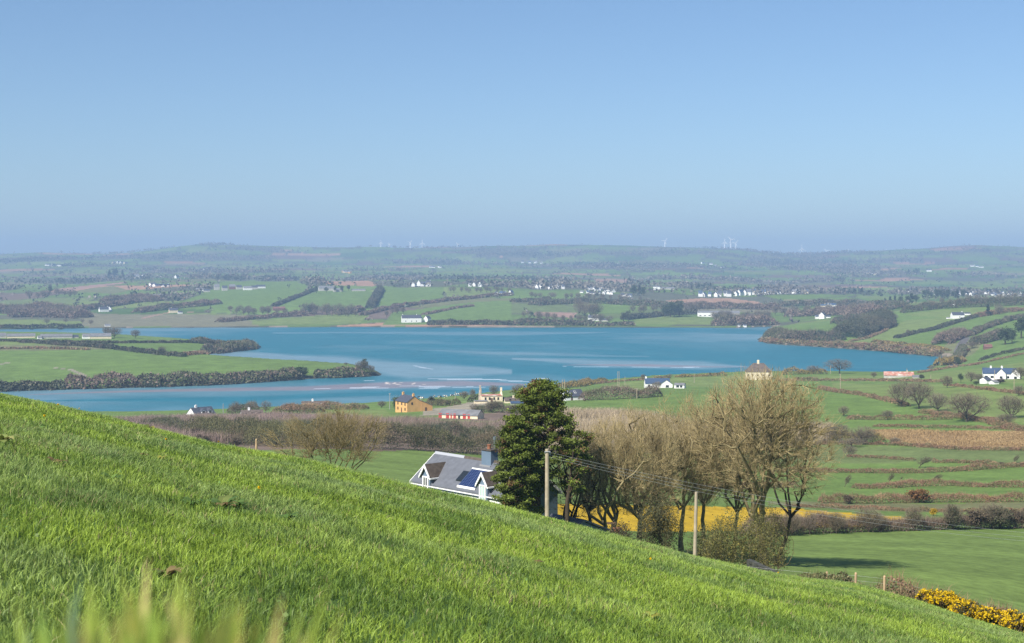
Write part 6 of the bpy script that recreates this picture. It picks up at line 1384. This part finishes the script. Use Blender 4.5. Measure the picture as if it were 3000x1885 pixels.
def cow_mesh(graze):
    """one continuous skin grown from a skeleton"""
    V = [(-.85,0,1.12),(-.45,0,1.08),(.1,0,1.02),(.6,0,1.12)]; R = [.30,.36,.40,.32]; E = [(0,1),(1,2),(2,3)]
    def ch(par, pts): 
        for p, r in pts: V.append(p); R.append(r); E.append((par, len(V)-1)); par = len(V)-1
        return par
    nk = [((.92,0,1.25),.20),((1.15,0,1.38),.15),((1.36,0,1.36),.14),((1.60,0,1.20),.09)] if not graze else [((.92,0,.98),.20),((1.10,0,.62),.15),((1.20,0,.34),.14),((1.30,0,.12),.09)]
    hd = ch(3, nk)
    for s in (-1, 1):
        ch(3, [((.55,s*.20,.75),.14),((.58,s*.21,.42),.075),((.55,s*.21,.05),.06),((.60,s*.21,.0),.07)]); ch(0, [((-.80,s*.22,.80),.17),((-.68,s*.22,.62),.11),((-.86,s*.22,.36),.07),((-.82,s*.22,.05),.06),((-.76,s*.22,.0),.07)])
        ch(len(V) and 6, [((1.24 if not graze else 1.05,s*.20,1.40 if not graze else .48),.035)])
    ch(0, [((-1.05,0,1.18),.05),((-1.12,0,.80),.03),((-1.12,0,.45),.05)]); ch(1, [((-.5,0,.72),.14)])
    me = bpy.data.meshes.new("body"); me.from_pydata(V, E, []); return me, R
def cow(px, py, rz, graze, label):
    me, R = CM[graze]; p = at(px, py, 300); o = bpy.data.objects.new("cow", me); COL.objects.link(o)
    o.location = p; o.rotation_euler = (0,0,rz)
    md = o.modifiers.new("skin", 'SKIN'); sb = o.modifiers.new("sub", 'SUBSURF'); sb.levels = 1; sb.render_levels = 1
    tag(o, label, "cow", "black and white cows above the waterside"); return o
CM = {}
for gz_ in (False, True):
    me, R = cow_mesh(gz_); me.materials.append(M_cow); CM[gz_] = (me, R)
    tmp = bpy.data.objects.new("tmp", me); COL.objects.link(tmp); tmp.modifiers.new("skin", 'SKIN')
    for i, r in enumerate(R): me.skin_vertices[0].data[i].radius = (r, r)
    me.skin_vertices[0].data[0].use_root = True
    bpy.data.objects.remove(tmp)
for i, (px, py, rz, gr) in enumerate([(1229,1169,.2,True),(1236,1171,2.8,False),(1272,1166,1.2,False),(1288,1167,.5,True),(1305,1166,3.0,False),(1325,1164,0,False),(1342,1160,.3,True),(1352,1159,2.9,False),(1358,1158,.2,False)]):
    cow(px, py, rz, gr, ordn(i)+" cow from the left in the field above the water" if i < 6 else {6:"leftmost cow of the tight trio beside the bare shrub",7:"middle cow of the tight trio beside the bare shrub",8:"rightmost cow of the tight trio beside the bare shrub"}[i])

# ------------------------------------------------------------ small white van on the far shore road, rowing boat and horses are too small to add
# ------------------------------------------------------------ wind turbines on the skyline
M_turb = mat("turbine_white", (.75,.76,.77), rough=.4)
def turbine(px, ytop, d, ph, label, first=[None]):
    x = (px-UH)/F*d; z0 = hgt(x, d); H = EYE-(ytop-YH)/F*d-z0
    e = empty("wind_turbine", (x, d, z0), 0); tag(e, label, "turbine", "wind turbines on the skyline")
    h = H*.72; MB().cyl((0,0,-3),(0,0,h),4.2,2.8,10).build("tower", M_turb, e); MB().prism([(-3,h-1.5),(5,h-1.5),(5,h+1.8),(-3,h+1.8)], -1.6, 1.6).build("nacelle", M_turb, e)
    rt = MB().cyl((0,-4.2,h),(0,-3,h),1.4,1.8,8).build("rotor", M_turb, e)
    for k in range(3):
        a = ph+k*2.094; R = H*.30; c, s = math.cos(a), math.sin(a)
        MB().add([(-s*2.6,-4,h+c*2.6),(s*2.6,-4,h-c*2.6),(c*R+s*1.0,-4,h+s*R-c*1.0),(c*R-s*1.0,-4,h+s*R+c*1.0),(-s*2.6,-3.5,h+c*2.6),(s*2.6,-3.5,h-c*2.6),(c*R+s*1.0,-3.7,h+s*R-c*1.0),(c*R-s*1.0,-3.7,h+s*R+c*1.0)],[(0,1,2,3),(7,6,5,4),(0,4,5,1),(1,5,6,2),(2,6,7,3),(3,7,4,0)]).build("blade", M_turb, rt)
TB = sorted([(1116,704,8000),(1141,711,8200),(1202,703,7900),(1237,703,8300),(1341,710,8200),(1948,697,7900),(2123,700,7900),(2141,691,7600),(2155,702,8300),(2349,717,8600),(2420,726,8800),(2482,728,8900),(2596,728,8800)])
for i, (px, yt, d) in enumerate(TB): turbine(px, yt, d, 1.57+i*.7, ordn(i)+" wind turbine from the left on the skyline")
# ------------------------------------------------------------ haze: one closed box of thin air
hz = MB().box(-12600, 12600, -12600, 12600, -6, 330).build("haze", None)
hm = bpy.data.materials.new("haze"); hm.use_nodes = True; hn = hm.node_tree; hn.nodes.clear()
ho = hn.nodes.new("ShaderNodeOutputMaterial"); hv = hn.nodes.new("ShaderNodeVolumePrincipled")
hv.inputs['Color'].default_value = (.43, .635, .92, 1); hv.inputs['Density'].default_value = 1.65e-4; hv.inputs['Anisotropy'].default_value = .0
hn.links.new(hv.outputs[0], ho.inputs['Volume']); hz.data.materials.append(hm)

tag(hz, "thin blue haze over the whole bay", kind="stuff")
